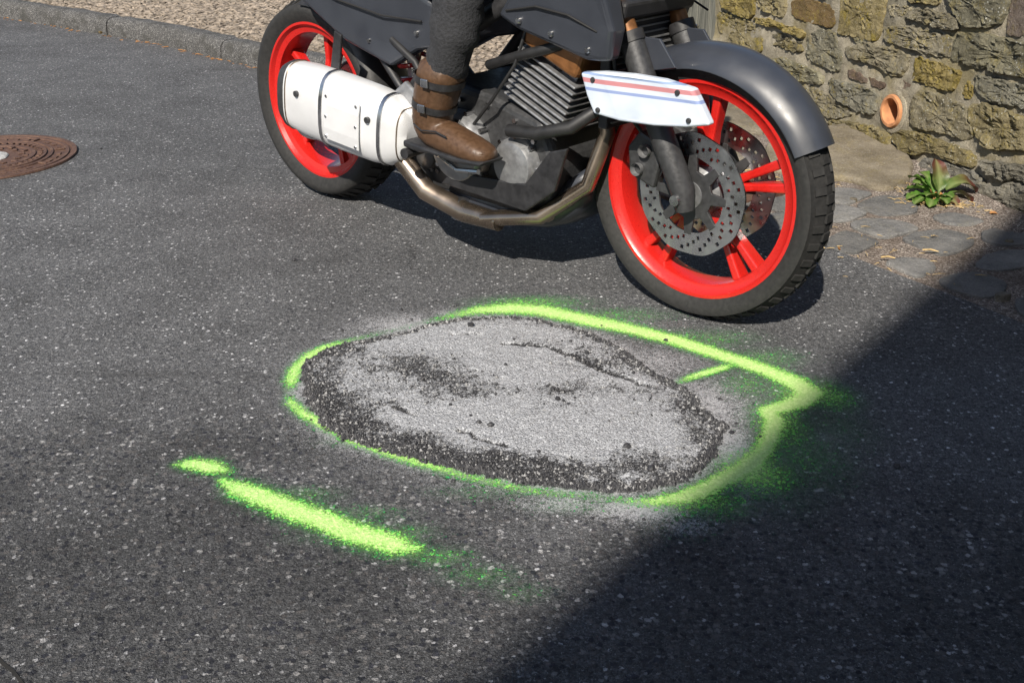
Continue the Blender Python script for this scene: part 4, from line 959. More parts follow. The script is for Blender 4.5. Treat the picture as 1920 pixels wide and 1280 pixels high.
# ------------------------------------------------------------------ motorcycle (x forward, y left, z up from the rear contact point)
BR = gp(634, 361); BF = gp(1306, 583); WBASE = (BF-BR).length; BANG = math.atan2(BF.y-BR.y, BF.x-BR.x)
bike = empty('motorcycle', tuple(BR), BANG)
tag(bike, 'dark motorcycle with red wheels and big silver muffler riding past', 'motorcycle')
def at_y(x, z, y=0): return Matrix.Translation((x, y, z))
def make_wheel(name, x, R, rimR, tw, rw, nsp, ph):
    T = at_y(x, R); k = MB()
    w2 = rw/2                                                  # rim barrel
    k.lathe([(rimR-.030,-w2*.75), (rimR-.012,-w2*.82), (rimR-.004,-w2), (rimR+.004,-w2), (rimR+.004,-w2+.006), (rimR-.012,-w2*.6), (rimR-.016,0), (rimR-.012,w2*.6), (rimR+.004,w2-.006), (rimR+.004,w2), (rimR-.004,w2), (rimR-.012,w2*.82), (rimR-.030,w2*.75), (rimR-.034,w2*.4), (rimR-.034,-w2*.4)], 72, T, True)
    wh = k.build(name, M['rimred'], bike, smooth=True)
    t2 = tw/2; prof = [(rimR-.004,-w2+.004), (rimR+.010,-w2*1.05), (rimR+(R-rimR)*.45,-t2), (rimR+(R-rimR)*.72,-t2*.93), (R-.014,-t2*.66), (R-.004,-t2*.34), (R,0), (R-.004,t2*.34), (R-.014,t2*.66), (rimR+(R-rimR)*.72,t2*.93), (rimR+(R-rimR)*.45,t2), (rimR+.010,w2*1.05), (rimR-.004,w2-.004)]
    MB().lathe(prof, 96, T, False).build('tyre', M['tyre'], wh, smooth=True, autosmooth=60)
    # tread blocks standing a little proud of the carcass
    tb_ = MB()
    for i in range(46):
        a = 2*math.pi*i/46
        for yy, rr, L in ((0, R+.0015, .020), (t2*.52, R-.006, .017), (-t2*.52, R-.006, .017)):
            aa = a+(0 if yy == 0 else math.pi/46); Mx = at_y(x, R) @ Matrix.Rotation(-aa, 4, 'Y') @ Matrix.Translation((rr, yy, 0)) @ Matrix.Rotation((.0 if yy == 0 else math.copysign(.5, yy)), 4, 'Z')
            tb_.box((-.0028,0,0), (.008, tw*.24, L), Mx)
    tr = tb_.build('tread', M['tyre'], wh); tr['kind'] = 'stuff'
    for i in range(nsp):
        a = 2*math.pi*i/nsp+ph
        for s_ in (-1, 1):
            a2 = a+s_*.13; p0 = Vector((math.cos(a)*.045, 0, math.sin(a)*.045)); p1 = Vector((math.cos(a2)*(rimR-.026), 0, math.sin(a2)*(rimR-.026)))
            d = (p1-p0).normalized(); nn = Vector((-d.z, 0, d.x)); v = []
            for q, hw, ty in ((p0, .014, .026), (p0.lerp(p1, .5), .0095, .017), (p1+d*.004, .0125, .022)):
                v.append([q+nn*hw+Vector((0,-ty,0)), q+nn*hw+Vector((0,ty,0)), q-nn*hw+Vector((0,ty,0)), q-nn*hw+Vector((0,-ty,0))])
            MB().loft(v, T).build('spoke', M['rimred'], wh, bevel=.005)
    MB().lathe([(.018,-.075), (.034,-.075), (.040,-.05), (.062,-.036), (.066,0), (.062,.036), (.040,.05), (.034,.075), (.018,.075)], 36, T, True).build('hub', M['engine'], wh, smooth=True)
    return wh
def disc(parent, x, z, y, r0, r1, th=.005):
    n, m_ = 96, 7; v = []; f = []
    for yy in (-th/2, th/2):
        for k in range(n):
            a = 2*math.pi*k/n
            for i in range(m_):
                r_ = r0+(r1-r0)*i/(m_-1); w_ = 1+(.012*math.sin(a*9) if i in (0, m_-1) else 0); v.append((x+r_*w_*math.cos(a), y+yy, z+r_*w_*math.sin(a)))
    for s_ in (0, 1):
        for k in range(n):
            for i in range(m_-1):
                if 1 <= i <= m_-3 and (k+i*2) % 6 == 0: continue
                a, b = s_*n*m_+k*m_+i, s_*n*m_+((k+1) % n)*m_+i; f.append((a, a+1, b+1, b))
    o = MB().add(v, f).build('brake_disc', M['steel'], parent); return o
RF, RR = .332, .326
fw = make_wheel('front_wheel', WBASE, RF, .268, .120, .092, 5, .35)
rw = make_wheel('rear_wheel', 0, RR, .250, .170, .135, 5, .1)
for y in (-.068, .068):
    disc(fw, WBASE, RF, y, .095, .152)
    MB().prism([(WBASE+r_*math.cos(a_), RF+r_*math.sin(a_)) for q in range(8) for a_, r_ in ((q*math.pi/4-.10, .101), (q*math.pi/4+.10, .101), (q*math.pi/4+.24, .062), (q*math.pi/4+.55, .062))], y-.004, y+.004).build('disc_carrier', M['enginedark'], fw, bevel=.0015)
disc(rw, 0, RR, -.100, .075, .118)
# fork
ax = Vector((WBASE, 0, RF)); top = Vector((WBASE-.36, 0, 1.06)); fd = (top-ax).normalized()
for y in (-.105, .105):
    o = MB().tube([ax+Vector((.012, y, -.03)), ax+Vector((.0, y, .02)), ax+fd*.16+Vector((0, y, 0)), ax+fd*.40+Vector((0, y, 0))], [.022,.030,.030,.031], 20).build('fork_leg', M['enginedark'], bike, smooth=True)
    MB().tube([ax+fd*.38+Vector((0, y, 0)), top+Vector((0, y, 0))], .0225, 20).build('stanchion', M['bronze'], o, smooth=True)
    MB().tube([ax+fd*.385+Vector((0, y, 0)), ax+fd*.41+Vector((0, y, 0))], .034, 20).build('dust_seal', M['black'], o, smooth=True)
    c = MB().prism([(WBASE-.175, RF+.02), (WBASE-.10, RF-.005), (WBASE-.085, RF+.06), (WBASE-.10, RF+.115), (WBASE-.15, RF+.135), (WBASE-.185, RF+.09)], y*.62-.022, y*.62+.022).build('brake_caliper', M['enginedark'], bike, bevel=.008)
    for q in range(2): MB().lathe([(0, 0), (.013, 0), (.016, .012), (.016, .02)], 18, Matrix.Translation((WBASE-.145+.02*q, y*.62+math.copysign(.018, y) if y < 0 else y*.62+.0, RF+.04+.05*q)) @ Matrix.Rotation(math.pi if y < 0 else 0, 4, 'Z')).build('piston_cap', M['engine'], c, smooth=True)
MB().tube([(WBASE, -.14, RF), (WBASE, .14, RF)], .013, 16).build('front_axle', M['steel'], bike, smooth=True)
for zz in (.76, 1.0):
    t_ = (zz-RF)/(1.06-RF); x = WBASE-.36*t_
    MB().prism([(x-.07, zz-.02), (x+.04, zz-.03), (x+.05, zz+.01), (x-.06, zz+.025)], -.145, .145).build('fork_clamp', M['black'], bike, bevel=.008)
# front mudguard
v = []; f = []; na, nb = 30, 12
for sh in (0, 1):
    for i in range(na+1):
        a = math.radians(28+112*i/na); edge = 1-.25*abs(i/na-.45)
        for j in range(nb+1):
            t = -1+2*j/nb; r_ = RF+.022-.05*abs(t)**2.6-.004*sh; y = .078*t*edge
            v.append((WBASE+r_*math.cos(a), y, RF+r_*math.sin(a)))
m_ = nb+1; o_ = (na+1)*m_
for sh in (0, 1):
    for i in range(na):
        for j in range(nb): q = sh*o_+i*m_+j; f.append((q, q+1, q+m_+1, q+m_))
for i in range(na):
    for j in (0, nb): q = i*m_+j; f.append((q, q+m_, q+m_+o_, q+o_))
fend = MB().add(v, f).build('front_mudguard', M['navy'], bike, smooth=True, autosmooth=60)
for y in (-.09, .09): MB().prism([(WBASE-.14, RF+.28), (WBASE-.05, RF+.30), (WBASE-.10, RF+.36), (WBASE-.16, RF+.36)], y-.004, y+.004).build('stay', M['navy'], fend, bevel=.002)
# frame
for y in (-.13, .13):
    MB().tube([(1.12, y*.5, .93), (.95, y*1.15, .74), (.72, y*1.3, .60), (.56, y*1.25, .42), (.50, y*1.1, .33)], .024, 14).build('frame_spar', M['black'], bike, smooth=True)
    MB().tube([(.70, y*1.1, .62), (.35, y*1.0, .72), (-.05, y*.8, .78)], .014, 12).build('frame_tube', M['black'], bike, smooth=True)
    MB().tube([(.56, y*1.1, .42), (.25, y*.95, .70)], .012, 12).build('frame_tube', M['black'], bike, smooth=True)
    MB().tube([(1.10, y*.6, .86), (1.12, y*1.0, .62), (1.06, y*1.1, .42)], .016, 12).build('frame_tube', M['black'], bike, smooth=True)
# engine
eng = MB().prism([(.56,.24), (.64,.195), (1.02,.19), (1.11,.25), (1.13,.36), (1.08,.46), (.90,.50), (.74,.52), (.60,.46), (.55,.36)], -.165, .165).build('engine', M['enginedark'], bike, bevel=.022, seg=3)
RYm = Matrix.Rotation(math.pi, 4, 'Z')
def cover(x, z, y, r_, dpt, mat, name, sq=1.0, bolts=8):
    k = MB().lathe([(0, -dpt), (r_*.55, -dpt), (r_*.80, -dpt*.86), (r_*.92, -dpt*.5), (r_*.95, 0)], 40, at_y(x, z, y))
    o = k.build(name, mat, eng, smooth=True)
    bo = MB()
    for i in range(bolts):
        a = 2*math.pi*i/bolts; bo.tube([(x+r_*.97*math.cos(a), y+.004, z+r_*.97*math.sin(a)), (x+r_*.97*math.cos(a), y-dpt*.55, z+r_*.97*math.sin(a))], .0065, 8)
    b = bo.build('cover_bolts', M['steel'], eng); b['kind'] = 'stuff'
    return o
cover(.80, .345, -.165, .108, .052, M['engine'], 'clutch_cover', bolts=10)
cover(1.005, .335, -.165, .078, .040, M['engine'], 'ignition_cover')
cover(.66, .30, -.165, .048, .030, M['enginedark'], 'water_pump_cover', bolts=5)
cyl = MB()
Mc = Matrix.Translation((1.04, 0, .46)) @ Matrix.Rotation(math.radians(22), 4, 'Y')
for i in range(8): cyl.box((0, 0, .02+i*.0185), (.205, .34, .007), Mc)
cyl.box((0, 0, .09), (.16, .28, .19), Mc)
cyl.build('cylinder_block', M['engine'], eng, bevel=.003)
hd = MB(); hd.box((0, 0, .205), (.20, .36, .07), Mc); hd.build('cylinder_head', M['bronze'], eng, bevel=.016, seg=3)
rad = MB(); rad.box((1.265, 0, .60), (.028, .30, .26)); rad = rad.build('radiator', M['black'], bike, bevel=.004)
for i in range(16): MB().box((1.281, 0, .485+i*.0155), (.004, .27, .004)).build('fin', M['engine'], rad)
# pale side fairings next to the fork, dark lower fairing behind
for s_ in (-1, 1):
    def yo(x, z): return s_*(.205-.22*max(0, x-1.30)**1.4-.10*max(0, .57-z))
    def yi(x, z): return yo(x, z)-s_*.028
    ol = [(1.235,.612), (1.30,.622), (1.38,.626), (1.46,.624), (1.535,.612), (1.555,.58), (1.58,.535), (1.52,.522), (1.44,.514), (1.35,.512), (1.275,.518), (1.255,.56)]
    pf = MB().prism(ol, yo, yi).build('side_fairing', M['fairing'], bike, bevel=.007, seg=3)
    for (bx_, bz_) in ((1.275,.600), (1.29,.530), (1.50,.600), (1.53,.540)):
        MB().lathe([(0,-.004), (.005,-.004), (.0065,-.001), (.0065,.004)], 14, Matrix.Translation((bx_, yo(bx_, bz_)*1.0, bz_)) @ Matrix.Rotation(0 if s_ < 0 else math.pi, 4, 'Z')).build('fairing_screw', M['enginedark'], pf, smooth=True)
    if s_ < 0: pf['label'] = 'pale blue white fairing panel with thin red and blue stripes'
    ol2 = [(.985,.72), (1.06,.80), (1.16,.88), (1.26,.88), (1.32,.82), (1.345,.72), (1.33,.650), (1.30,.646), (1.26,.644), (1.23,.65), (1.14,.67), (1.05,.69)]
    if s_ > 0: ol2 = [(x-.10*sm(1.16, 1.30, x), z) for x, z in ol2]
    uf = MB().prism(ol2, lambda x, z: yo(x, z)+s_*(.012+.03*sm(.66,.80,z)), lambda x, z: yo(x, z)-s_*.03).build('upper_fairing', M['navy'], bike, bevel=.012, seg=3)
    MB().tube([(1.02, s_*.232, .735), (1.12, s_*.238, .755), (1.22, s_*.236, .745), (1.30, s_*.226, .715)], .0028, 6).build('panel_gap', M['seam'], uf)
    for (bx_, bz_) in ((1.06,.715), (1.16,.695), (1.27,.670)):
        MB().lathe([(0,-.005), (.006,-.005), (.008,-.001), (.008,.006)], 14, Matrix.Translation((bx_, s_*(.221+.03*sm(.66,.80,bz_)), bz_)) @ Matrix.Rotation(0 if s_ < 0 else math.pi, 4, 'Z')).build('fairing_screw', M['steel'], uf, smooth=True)
    ol3 = [(.50,.52), (.62,.58), (.72,.60), (.70,.72), (.55,.78), (.20,.80), (.02,.80), (.10,.68), (.30,.57)]
    sp_ = MB().prism(ol3, lambda x, z: s_*(.168+.02*sm(.55,.75,z)), s_*.12).build('side_panel', M['navy'], bike, bevel=.014, seg=3)
    MB().tube([(.12, s_*.190, .735), (.30, s_*.188, .69), (.50, s_*.187, .665), (.66, s_*.184, .665)], .0028, 6).build('panel_gap', M['seam'], sp_)
    for (bx_, bz_) in ((.20,.70), (.42,.585), (.63,.63)):
        MB().lathe([(0,-.005), (.006,-.005), (.008,-.001), (.008,.006)], 14, Matrix.Translation((bx_, s_*(.169+.02*sm(.55,.75,bz_)), bz_)) @ Matrix.Rotation(0 if s_ < 0 else math.pi, 4, 'Z')).build('panel_screw', M['steel'], sp_, smooth=True)
    MB().prism([(.74,.235), (1.06,.225), (1.16,.30), (1.20,.42), (1.14,.40), (1.06,.30), (.78,.275)], s_*.205, s_*.192).build('lower_fairing', M['black'], bike, bevel=.004)
belly = MB().loft([superellipse((x, 0, z), (0,1,0), (0,0,1), w_, h_, 20, 3.2) for x, z, w_, h_ in [(.44,.235,.10,.035), (.52,.205,.145,.05), (.75,.180,.165,.048), (1.00,.185,.165,.055), (1.12,.23,.14,.07), (1.19,.31,.10,.07)]]).build('belly_pan', M['navy'], bike, smooth=True, sub=1)
# exhaust
ex = MB()
for y in (-.07, .06):
    ex.tube([(1.12, y, .60), (1.20, y, .56), (1.225, y*1.1, .44), (1.19, y*1.2-.02, .30), (1.08, -.15+y*.2, .205), (.90, -.19+y*.1, .165)], .021, 14)
ex.tube([(.95, -.185, .165), (.82, -.19, .165), (.68, -.205, .20), (.60, -.215, .27), (.56, -.22, .33)], [.026,.030,.030,.028,.030], 16)
ex.build('exhaust_pipe', M['header'], bike, smooth=True)
def msec(t, k=1.0): 
    c = Vector((.645, -.215, .352)).lerp(Vector((.150, -.262, .412)), t); return c
axm = (msec(1)-msec(0)).normalized(); upm = Vector((-axm.z, 0, axm.x)); upm = upm if upm.z > 0 else -upm; sdm = axm.cross(upm)
secs = []
for t, a, b in [(0,.030,.045), (.04,.046,.075), (.12,.058,.100), (.25,.062,.110), (.5,.064,.113), (.80,.063,.110), (.95,.059,.102)]: secs.append(superellipse(msec(t), sdm, upm, a, b, 28, 2.8))
muf = MB().loft(secs).build('muffler', M['silver'], bike, smooth=True, autosmooth=50)
MB().loft([superellipse(msec(t), sdm, upm, a, b, 28, 2.8) for t, a, b in [(.95,.0605,.1035), (.97,.0605,.1035), (1.02,.050,.088), (1.03,.036,.064), (1.0,.034,.060)]]).build('end_cap', M['enginedark'], muf, smooth=True)
for t, a, b in ((.16,.0625,.1065), (.62,.0665,.1155)): MB().loft([superellipse(msec(t+q), sdm, upm, a, b, 28, 2.8) for q in (-.013, .013)]).build('clamp_band', M['steel'], muf, smooth=True, autosmooth=50)
for t in (.22, .8):
    c = msec(t)-sdm*0+Vector((0,-.066,.03)); MB().tube([c+Vector((0,.01,0)), c+Vector((0,-.004,0))], .009, 10).build('bolt', M['enginedark'], muf)
hs = MB(); hs.loft([[msec(t)+upm*q+Vector((0,-(.0665-.10*abs(q)**1.7)-k_,0)) for q, k_ in ((.070,.004), (.035,.007), (-.035,.007), (-.070,.004), (-.07,.0), (-.035,.002), (.035,.002), (.07,0))] for t in (.28, .56)]).build('heat_shield', M['silver'], muf, bevel=.002)
for t in (.045, .93):                                         # weld beads and the tail pipe
    a_, b_ = (.048,.078) if t < .5 else (.0605,.1045)
    MB().tube(superellipse(msec(t), sdm, upm, a_, b_, 40, 2.8), .0022, 6, closed=True).build('weld_bead', M['header'], muf, smooth=True)
tp = msec(1.02); MB().tube([tp-axm*.03, tp+axm*.022], .026, 20, cap=False).build('tail_pipe', M['steel'], muf, smooth=True)
for q in (.060, .0, -.060):
    for t in (.30, .54):
        c = msec(t)+upm*q+Vector((0, -(.0735-.10*abs(q)**1.7), 0)); MB().tube([c+Vector((0,.004,0)), c+Vector((0,-.002,0))], .0042, 10).build('rivet', M['steel'], muf)
MB().prism([(.30,.50), (.34,.50), (.36,.60), (.33,.61)], -.225, -.215).build('muffler_bracket', M['black'], bike, bevel=.003)
# hoses, cables, stand
for y in (-.105, .105):
    sy = 1 if y > 0 else -1
    MB().tube([(WBASE-.15, y*.75, RF+.13), (WBASE-.19, y*1.25, RF+.22), (WBASE-.20, y*1.35, RF+.34), (WBASE-.27, y*1.1, RF+.46), (WBASE-.33, y*.6, RF+.60)], .0055, 10).build('brake_hose', M['hose'], bike, smooth=True)
MB().tube([(1.25,-.13,.52), (1.20,-.19,.47), (1.10,-.205,.44), (1.00,-.20,.43)], .017, 14).build('coolant_hose', M['hose'], bike, smooth=True)
MB().tube([(1.25,-.10,.70), (1.15,-.175,.66), (1.02,-.19,.62), (.90,-.17,.58)], .013, 12).build('coolant_hose', M['hose'], bike, smooth=True)
MB().tube([(.86,-.19,.42), (.95,-.215,.50), (1.02,-.20,.60), (1.05,-.16,.75)], .0045, 8).build('clutch_cable', M['hose'], bike, smooth=True)
MB().tube([(.70,-.18,.45), (.62,-.175,.55), (.52,-.17,.60)], .010, 10).build('breather_hose', M['hose'], bike, smooth=True)
for (hx_, hz_) in ((.80,.168),):
    MB().tube([(hx_-.010, -.165-.02*(hx_ < 1.1), hz_), (hx_+.010, -.165-.02*(hx_ < 1.1), hz_)], .034, 18).build('pipe_clamp', M['steel'], bike, smooth=True)
MB().prism([(.555,.40), (.60,.43), (.64,.41), (.66,.46), (.60,.50), (.545,.46)], -.20, -.185).build('rear_set_plate', M['engine'], bike, bevel=.005)
MB().tube([(.60,.19,.25), (.40,.21,.20), (.26,.215,.235)], .011, 10).build('side_stand', M['black'], bike, smooth=True)
eb = MB()
for i in range(14):
    a = 2*math.pi*i/14; eb.tube([(.84+.24*math.cos(a), -.160, .35+.125*math.sin(a)), (.84+.24*math.cos(a), -.172, .35+.125*math.sin(a))], .007, 6)
o = eb.build('case_bolts', M['steel'], eng); o['kind'] = 'stuff'
# swing arm, shock, chain, hugger
for y in (-.125, .125):
    MB().loft([[Vector((x, y+dy*w_, z+dz*h_)) for dy, dz in ((-1,-1), (1,-1), (1,1), (-1,1))] for x, z, w_, h_ in [(-.05,RR,.014,.022), (.06,RR+.002,.017,.030), (.30,.345,.020,.038), (.55,.37,.022,.045)]]).build('swingarm', M['engine'], bike, bevel=.008)
MB().tube([(0,-.15,RR), (0,.15,RR)], .014, 16).build('rear_axle', M['steel'], bike, smooth=True)
co = MB(); pts = [(.42+.05*math.cos(t*.9)*0+.045*math.cos(t), .045*math.sin(t), .42+t*.0068) for t in np.linspace(0, 2*math.pi*6, 110)]; co.tube(pts, .0075, 8); co.build('shock_spring', M['rimred'], bike, smooth=True)
MB().tube([(.42,0,.38), (.42,0,.72)], .022, 14).build('shock_absorber', M['steel'], bike, smooth=True)
MB().lathe([(.03,.0), (.098,.0), (.105,.006), (.098,.010), (.03,.010)], 42, at_y(0, RR, .10), True).build('sprocket', M['steel'], bike)
ch = []
for t in np.linspace(math.pi/2, 3*math.pi/2, 16): ch.append((.104*math.cos(t), .106, RR+.104*math.sin(t)))
for t in np.linspace(-math.pi/2, math.pi/2, 8): ch.append((.60+.042*math.cos(t), .106, .36+.042*math.sin(t)))
MB().tube(ch, .007, 6, closed=True).build('drive_chain', M['enginedark'], bike)
v = []; f = []; na, nb = 26, 10
for sh in (0, 1):
    for i in range(na+1):
        a = math.radians(5+88*i/na)
        for j in range(nb+1): t = -1+2*j/nb; r_ = RR+.020-.035*abs(t)**3-.004*sh; v.append((r_*math.cos(a), .088*t, RR+r_*math.sin(a)))
m_ = nb+1; o_ = (na+1)*m_
for sh in (0, 1):
    for i in range(na):
        for j in range(nb): q = sh*o_+i*m_+j; f.append((q, q+1, q+m_+1, q+m_))
for i in range(na):
    for j in (0, nb): q = i*m_+j; f.append((q, q+m_, q+m_+o_, q+o_))
MB().add(v, f).build('rear_mudguard', M['black'], bike, smooth=True, autosmooth=60)
rc = MB().prism([(.065,RR-.02), (.13,RR+.0), (.135,RR+.06), (.09,RR+.075), (.06,RR+.04)], -.125, -.082).build('rear_caliper', M['enginedark'], bike, bevel=.006)
# pegs, pedals
for s_ in (-1, 1):
    MB().prism([(.64,.34), (.72,.32), (.74,.40), (.68,.52), (.62,.50)], s_*.185, s_*.170).build('peg_bracket', M['engine'], bike, bevel=.006)
    MB().tube([(.70, s_*.175, .335), (.71, s_*.31, .335)], [.013,.015], 10).build('foot_peg', M['black'], bike)
    MB().tube([(.69, s_*.20, .33), (.84, s_*.235, .30), (.93, s_*.245, .315)], .007, 8).build('pedal', M['steel'], bike, smooth=True)
# upper parts (tank, seat, tail, bars, lamps)
MB().loft([superellipse((x, 0, z), (0,1,0), (0,0,1), w_, h_, 22, 2.6) for x, z, w_, h_ in [(.60,.84,.10,.06), (.68,.88,.16,.11), (.85,.94,.20,.14), (1.02,.97,.19,.13), (1.15,.95,.13,.09), (1.20,.94,.07,.05)]]).build('fuel_tank', M['navy'], bike, smooth=True, sub=1)
seat = MB().loft([superellipse((x, 0, z), (0,1,0), (0,0,1), w_, h_, 20, 3.0) for x, z, w_, h_ in [(-.32,.92,.06,.02), (-.25,.915,.11,.03), (0,.895,.15,.04), (.12,.875,.16,.04), (.25,.835,.165,.035), (.45,.825,.15,.035), (.62,.85,.10,.03)]]).build('seat', M['black'], bike, smooth=True, sub=1)
tail = MB().loft([superellipse((x, 0, z), (0,1,0), (0,0,1), w_, h_, 18, 2.8) for x, z, w_, h_ in [(-.42,.89,.05,.02), (-.34,.87,.09,.035), (-.05,.83,.135,.05), (.25,.785,.14,.045), (.45,.77,.12,.03)]]).build('tail_unit', M['navy'], bike, smooth=True, sub=1)
MB().prism([(-.445,.87), (-.41,.85), (-.39,.90), (-.43,.91)], -.06, .06).build('tail_lamp', M['lamp'], bike, bevel=.006)
MB().prism([(-.36,.85), (-.44,.60), (-.43,.60), (-.345,.85)], -.02, .02).build('plate_holder', M['black'], bike)
for s_ in (-1, 1): MB().lathe([(0,-.02), (.016,-.016), (.02,.0), (.014,.03), (0,.04)], 16, Matrix.Translation((-.40, s_*.10, .80)) @ Matrix.Rotation(math.pi/2, 4, 'Z')).build('indicator', M['amber'], bike, smooth=True)
MB().tube([(1.00,-.40,1.10), (1.04,-.26,1.12), (1.10,-.12,1.11), (1.11,0,1.10), (1.10,.12,1.11), (1.04,.26,1.12), (1.00,.40,1.10)], .012, 12).build('handlebar', M['black'], bike, smooth=True)
for s_ in (-1, 1):
    MB().tube([(1.035, s_*.28, 1.12), (.995, s_*.42, 1.098)], .0175, 14).build('grip', M['black'], bike, smooth=True)
    MB().tube([(1.07, s_*.22, 1.12), (1.10, s_*.40, 1.095)], .006, 8).build('lever', M['steel'], bike, smooth=True)
    o = MB().tube([(1.07, s_*.24, 1.12), (1.10, s_*.30, 1.24), (1.09, s_*.34, 1.28)], .006, 8).build('mirror_stem', M['black'], bike, smooth=True)
    MB().loft([superellipse((1.09+dx, s_*.36, 1.30), (0,1,0), (0,0,1), a, b, 16, 2.6) for dx, a, b in ((0,.06,.035), (.02,.055,.03), (.035,.03,.015))]).build('mirror', M['black'], o, smooth=True)
MB().loft([superellipse((x, 0, .90), (0,1,0), (0,0,1), a, b, 20, 2.4) for x, a, b in ((1.28,.07,.06), (1.34,.10,.085), (1.44,.085,.07), (1.46,.06,.05))]).build('headlamp', M['clear'], bike, smooth=True)
v = []; f = []
for i in range(7):
    for j in range(9): t = -1+2*j/8; v.append((1.42-.25*i/6-.10*t*t, .15*t*(1-.25*i/6), 1.0+.30*i/6))
for i in range(6):
    for j in range(8): q = i*9+j; f.append((q, q+1, q+10, q+9))
wsn = MB().add(v, f).build('windscreen', M['glass'], bike, smooth=True); md = wsn.modifiers.new('s', 'SOLIDIFY'); md.thickness = .004

# ------------------------------------------------------------------ rider
def skin_body(name, V, E_, root):
    me = bpy.data.meshes.new(name); me.from_pydata([p for p, r_ in V], E_, [])
    o = bpy.data.objects.new(name, me); COL.objects.link(o); m_ = o.modifiers.new('skin', 'SKIN'); m_.use_smooth_shade = True
    if not me.skin_vertices: me.skin_vertices.new() if hasattr(me.skin_vertices, 'new') else None
    for i, (p, r_) in enumerate(V):
        d = me.skin_vertices[0].data[i]; d.radius = r_ if isinstance(r_, tuple) else (r_, r_); d.use_root = (i == root)
    s_ = o.modifiers.new('sub', 'SUBSURF'); s_.levels = 2; s_.render_levels = 2
    dg = bpy.context.evaluated_depsgraph_get(); ev = o.evaluated_get(dg); me2 = bpy.data.meshes.new_from_object(ev)
    o.modifiers.clear(); o.data = me2; me2.name = name
    for p in me2.polygons: p.use_smooth = True
    return o
V = [((.40,0,.93), (.15,.13)), ((.44,0,1.06), (.14,.12)), ((.52,0,1.22), (.16,.13)), ((.60,0,1.38), (.17,.12)), ((.66,0,1.47), .07), ((.69,0,1.55), .06)]
E_ = [(0,1), (1,2), (2,3), (3,4), (4,5)]
for s_ in (-1, 1):
    b = len(V)
    V += [((.60, s_*.17, 1.40), .075), ((.70, s_*.27, 1.29), .060), ((.80, s_*.335, 1.18), .052), ((.90, s_*.35, 1.15), .045), ((.975, s_*.35, 1.13), .036)]
    E_ += [(3,b), (b,b+1), (b+1,b+2), (b+2,b+3), (b+3,b+4)]
    c = len(V)
    V += [((.46, s_*.12, .92), .105), ((.68, s_*.20, .88), .088), ((.90, s_*.255, .82), .072), ((.87, s_*.262, .66), .066), ((.80, s_*.262, .52), .052), ((.765, s_*.26, .44), .045)]
    E_ += [(0,c), (c,c+1), (c+1,c+2), (c+2,c+3), (c+3,c+4), (c+4,c+5)]
rider = skin_body('person', V, E_, 0); rider.location = BR; rider.rotation_euler = (0,0,BANG)
for q in rider.data.vertices:
    c = q.co; fold = noise.noise((c.x*9+c.z*16, c.y*10, c.z*26))*.6+.5*noise.noise((c.x*22, c.y*22, c.z*40+c.x*12)); q.co = c+q.normal*(.019*fold*(1 if c.z < 1.4 else .4))
rider.data.materials.clear(); rider.data.materials.append(M['trouser']); rider.data.materials.append(M['jacket'])
for p in rider.data.polygons:
    if p.center.z > 1.03: p.material_index = 1
tag(rider, 'rider in dark trousers and brown boots astride the motorcycle', 'person')
for s_ in (-1, 1):
    y = s_*.262
    bt = MB().loft([superellipse(c, xa, (0,1,0), a, b_, 20, 2.3) for c, xa, a, b_ in [
        ((.835,y,.60), (.96,0,-.25), .062,.060), ((.815,y,.56), (.96,0,-.25), .066,.062), ((.79,y,.49), (.97,0,-.2), .060,.055), ((.772,y,.435), (.97,0,-.05), .064,.047),
        ((.785,y,.402), (.85,0,.5), .066,.044), ((.83,y,.395), (.30,0,.95), .046,.045), ((.90,y,.385), (.12,0,.99), .036,.048), ((.96,y,.375), (.05,0,1), .030,.046), ((1.0,y,.372), (0,0,1), .020,.032)]]).build('boot', M['boot'], rider, smooth=True, autosmooth=80, sub=1)
    MB().prism([(.70,.352), (.76,.347), (.80,.352), (.90,.344), (.99,.352), (1.005,.365), (.90,.362), (.78,.366), (.70,.372)], y-.043, y+.043).build('sole', M['black'], bt, bevel=.008)
    MB().tube([(.752,y-.046,.425), (.79,y-.054,.415), (.84,y-.050,.420), (.88,y-.050,.412)], .0022, 6).build('seam', M['black'], bt)
    for zz in (.475, .545): MB().box((.80+(zz-.475)*.33, y-.0605-(zz-.475)*.1, zz), (.026, .006, .022)).build('buckle', M['steel'], bt, bevel=.002)
    for zz, xc, a_, b_ in ((.475, .787, .0625, .0555), (.545, .810, .068, .0635)): MB().loft([superellipse((xc+q*.3, y, zz+q), (.97,0,-.2), (0,1,0), a_, b_, 24, 2.3) for q in (-.009, .009)], None, False).build('strap', M['black'], bt, smooth=True)
    # gloved hand: palm and five fingers closed on the grip
    gx0 = Vector((.985, s_*.352, 1.135)); gl = MB()
    gl.loft([superellipse(c, (0,1,0), (-.25,0,1), a, b_, 14, 2.5) for c, a, b_ in [((.955, s_*.352, 1.135), .036,.026), ((.985, s_*.352, 1.138), .044,.020), ((1.012, s_*.352, 1.136), .044,.016)]])
    for q in range(4):
        fy = s_*(.352+(-.033+.022*q)); L = (1.0, 1.1, 1.05, .85)[q]
        gl.tube([(1.008, fy, 1.136), (1.040*1, fy, 1.128), (1.046, fy, 1.128-.022*L), (1.030, fy, 1.128-.038*L), (1.008, fy, 1.128-.042*L)], [.0105,.0105,.0098,.009,.007], 10)
    gl.tube([(.965, s_*.318, 1.128), (.985, s_*.303, 1.112), (1.005, s_*.303, 1.092), (1.022, s_*.310, 1.084)], [.013,.012,.0105,.008], 10)
    gl.build('glove', M['black'], rider, smooth=True, autosmooth=70)
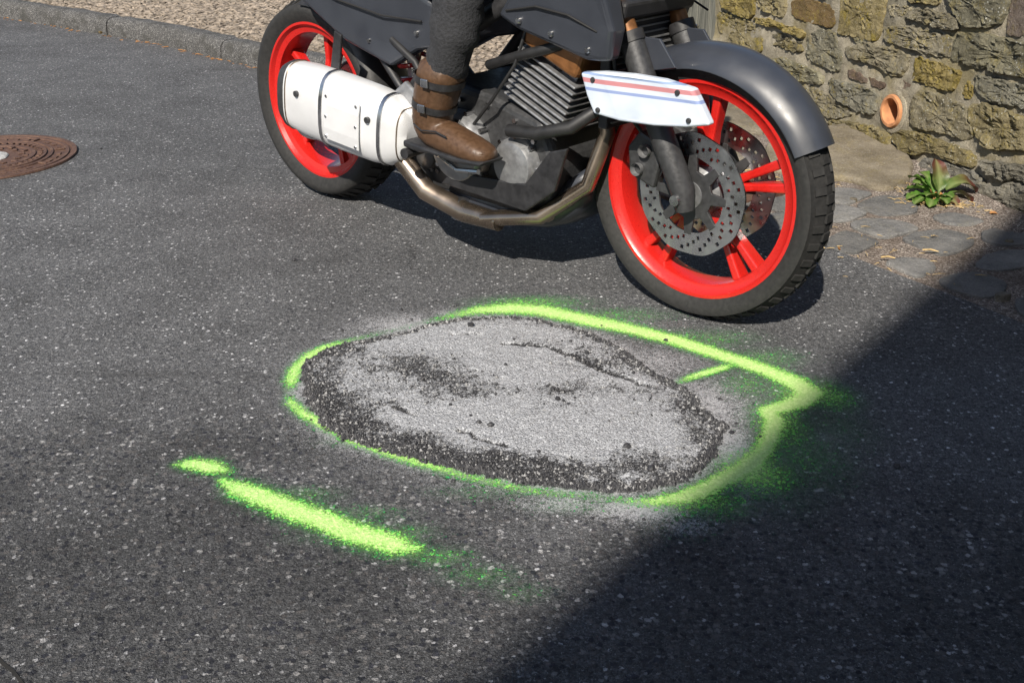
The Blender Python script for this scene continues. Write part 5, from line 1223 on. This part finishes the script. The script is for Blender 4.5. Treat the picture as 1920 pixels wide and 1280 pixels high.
hm = MB().loft([superellipse((.70, 0, z), (1,0,0), (0,1,0), a, b_, 24, 2.3) for z, a, b_ in [(1.50,.075,.075), (1.515,.115,.098), (1.56,.132,.112), (1.63,.138,.122), (1.70,.130,.118), (1.75,.105,.098), (1.785,.060,.058), (1.795,.02,.02)]]).build('helmet', M['helmet'], rider, smooth=True, sub=1)
MB().loft([[Vector((.70+(.136+k_)*math.cos(a), (.123+k_)*math.sin(a), z)) for a in np.linspace(-1.15, 1.15, 15)]+[Vector((.70+(.128)*math.cos(a), (.116)*math.sin(a), z)) for a in np.linspace(1.15, -1.15, 15)] for z, k_ in ((1.585,.001), (1.63,.005), (1.685,.001))]).build('visor', M['glass'], hm, smooth=True)

# ------------------------------------------------------------------ house behind the viewer that throws the shade
S0 = gp(868, 1280); S1 = gp(1862, 425); sdv = (S1-S0).normalized(); snv = Vector((sdv.y, -sdv.x, 0))
HB = 7.6; off = SUN_H*(HB/math.tan(SUN_EL)); E0 = S0+off
house = empty('house', tuple(E0-sdv*5)); house.rotation_euler = (0,0,math.atan2(sdv.y, sdv.x))
tag(house, 'cream plastered house whose eaves shade the right of the road', 'house')
HL, HD = 11.5, 6.5
MB().box((HL/2, -HD/2-.25, HB/2-.1), (HL, HD-.5, HB-.2)).build('wall', M['plaster'], house)
MB().add([(0,0,HB-.2), (HL,0,HB-.2), (HL,-HD,HB-.2), (0,-HD,HB-.2), (0,0,HB), (HL,0,HB), (HL,-HD,HB), (0,-HD,HB), (.0,-HD/2,HB+1.6), (HL,-HD/2,HB+1.6)], [(0,1,2,3), (0,1,5,4), (2,3,7,6), (4,5,9,8), (6,7,8,9), (0,4,8,7,3), (1,2,6,9,5)]).build('roof', M['rooftile'], house)
for zc in (1.6, 4.6):
    for xc in (1.6, 4.2, 6.8, 9.4):
        w_ = MB().box((xc, -.235, zc), (1.0, .06, 1.4)).build('window', M['wood'], house)
        for q in (-.235, .235): MB().box((xc+q, -.20, zc), (.40, .012, 1.26)).build('pane', M['glass'], w_)
        MB().box((xc, -.16, zc-.74), (1.15, .16, .06)).build('sill', M['concrete'], w_)
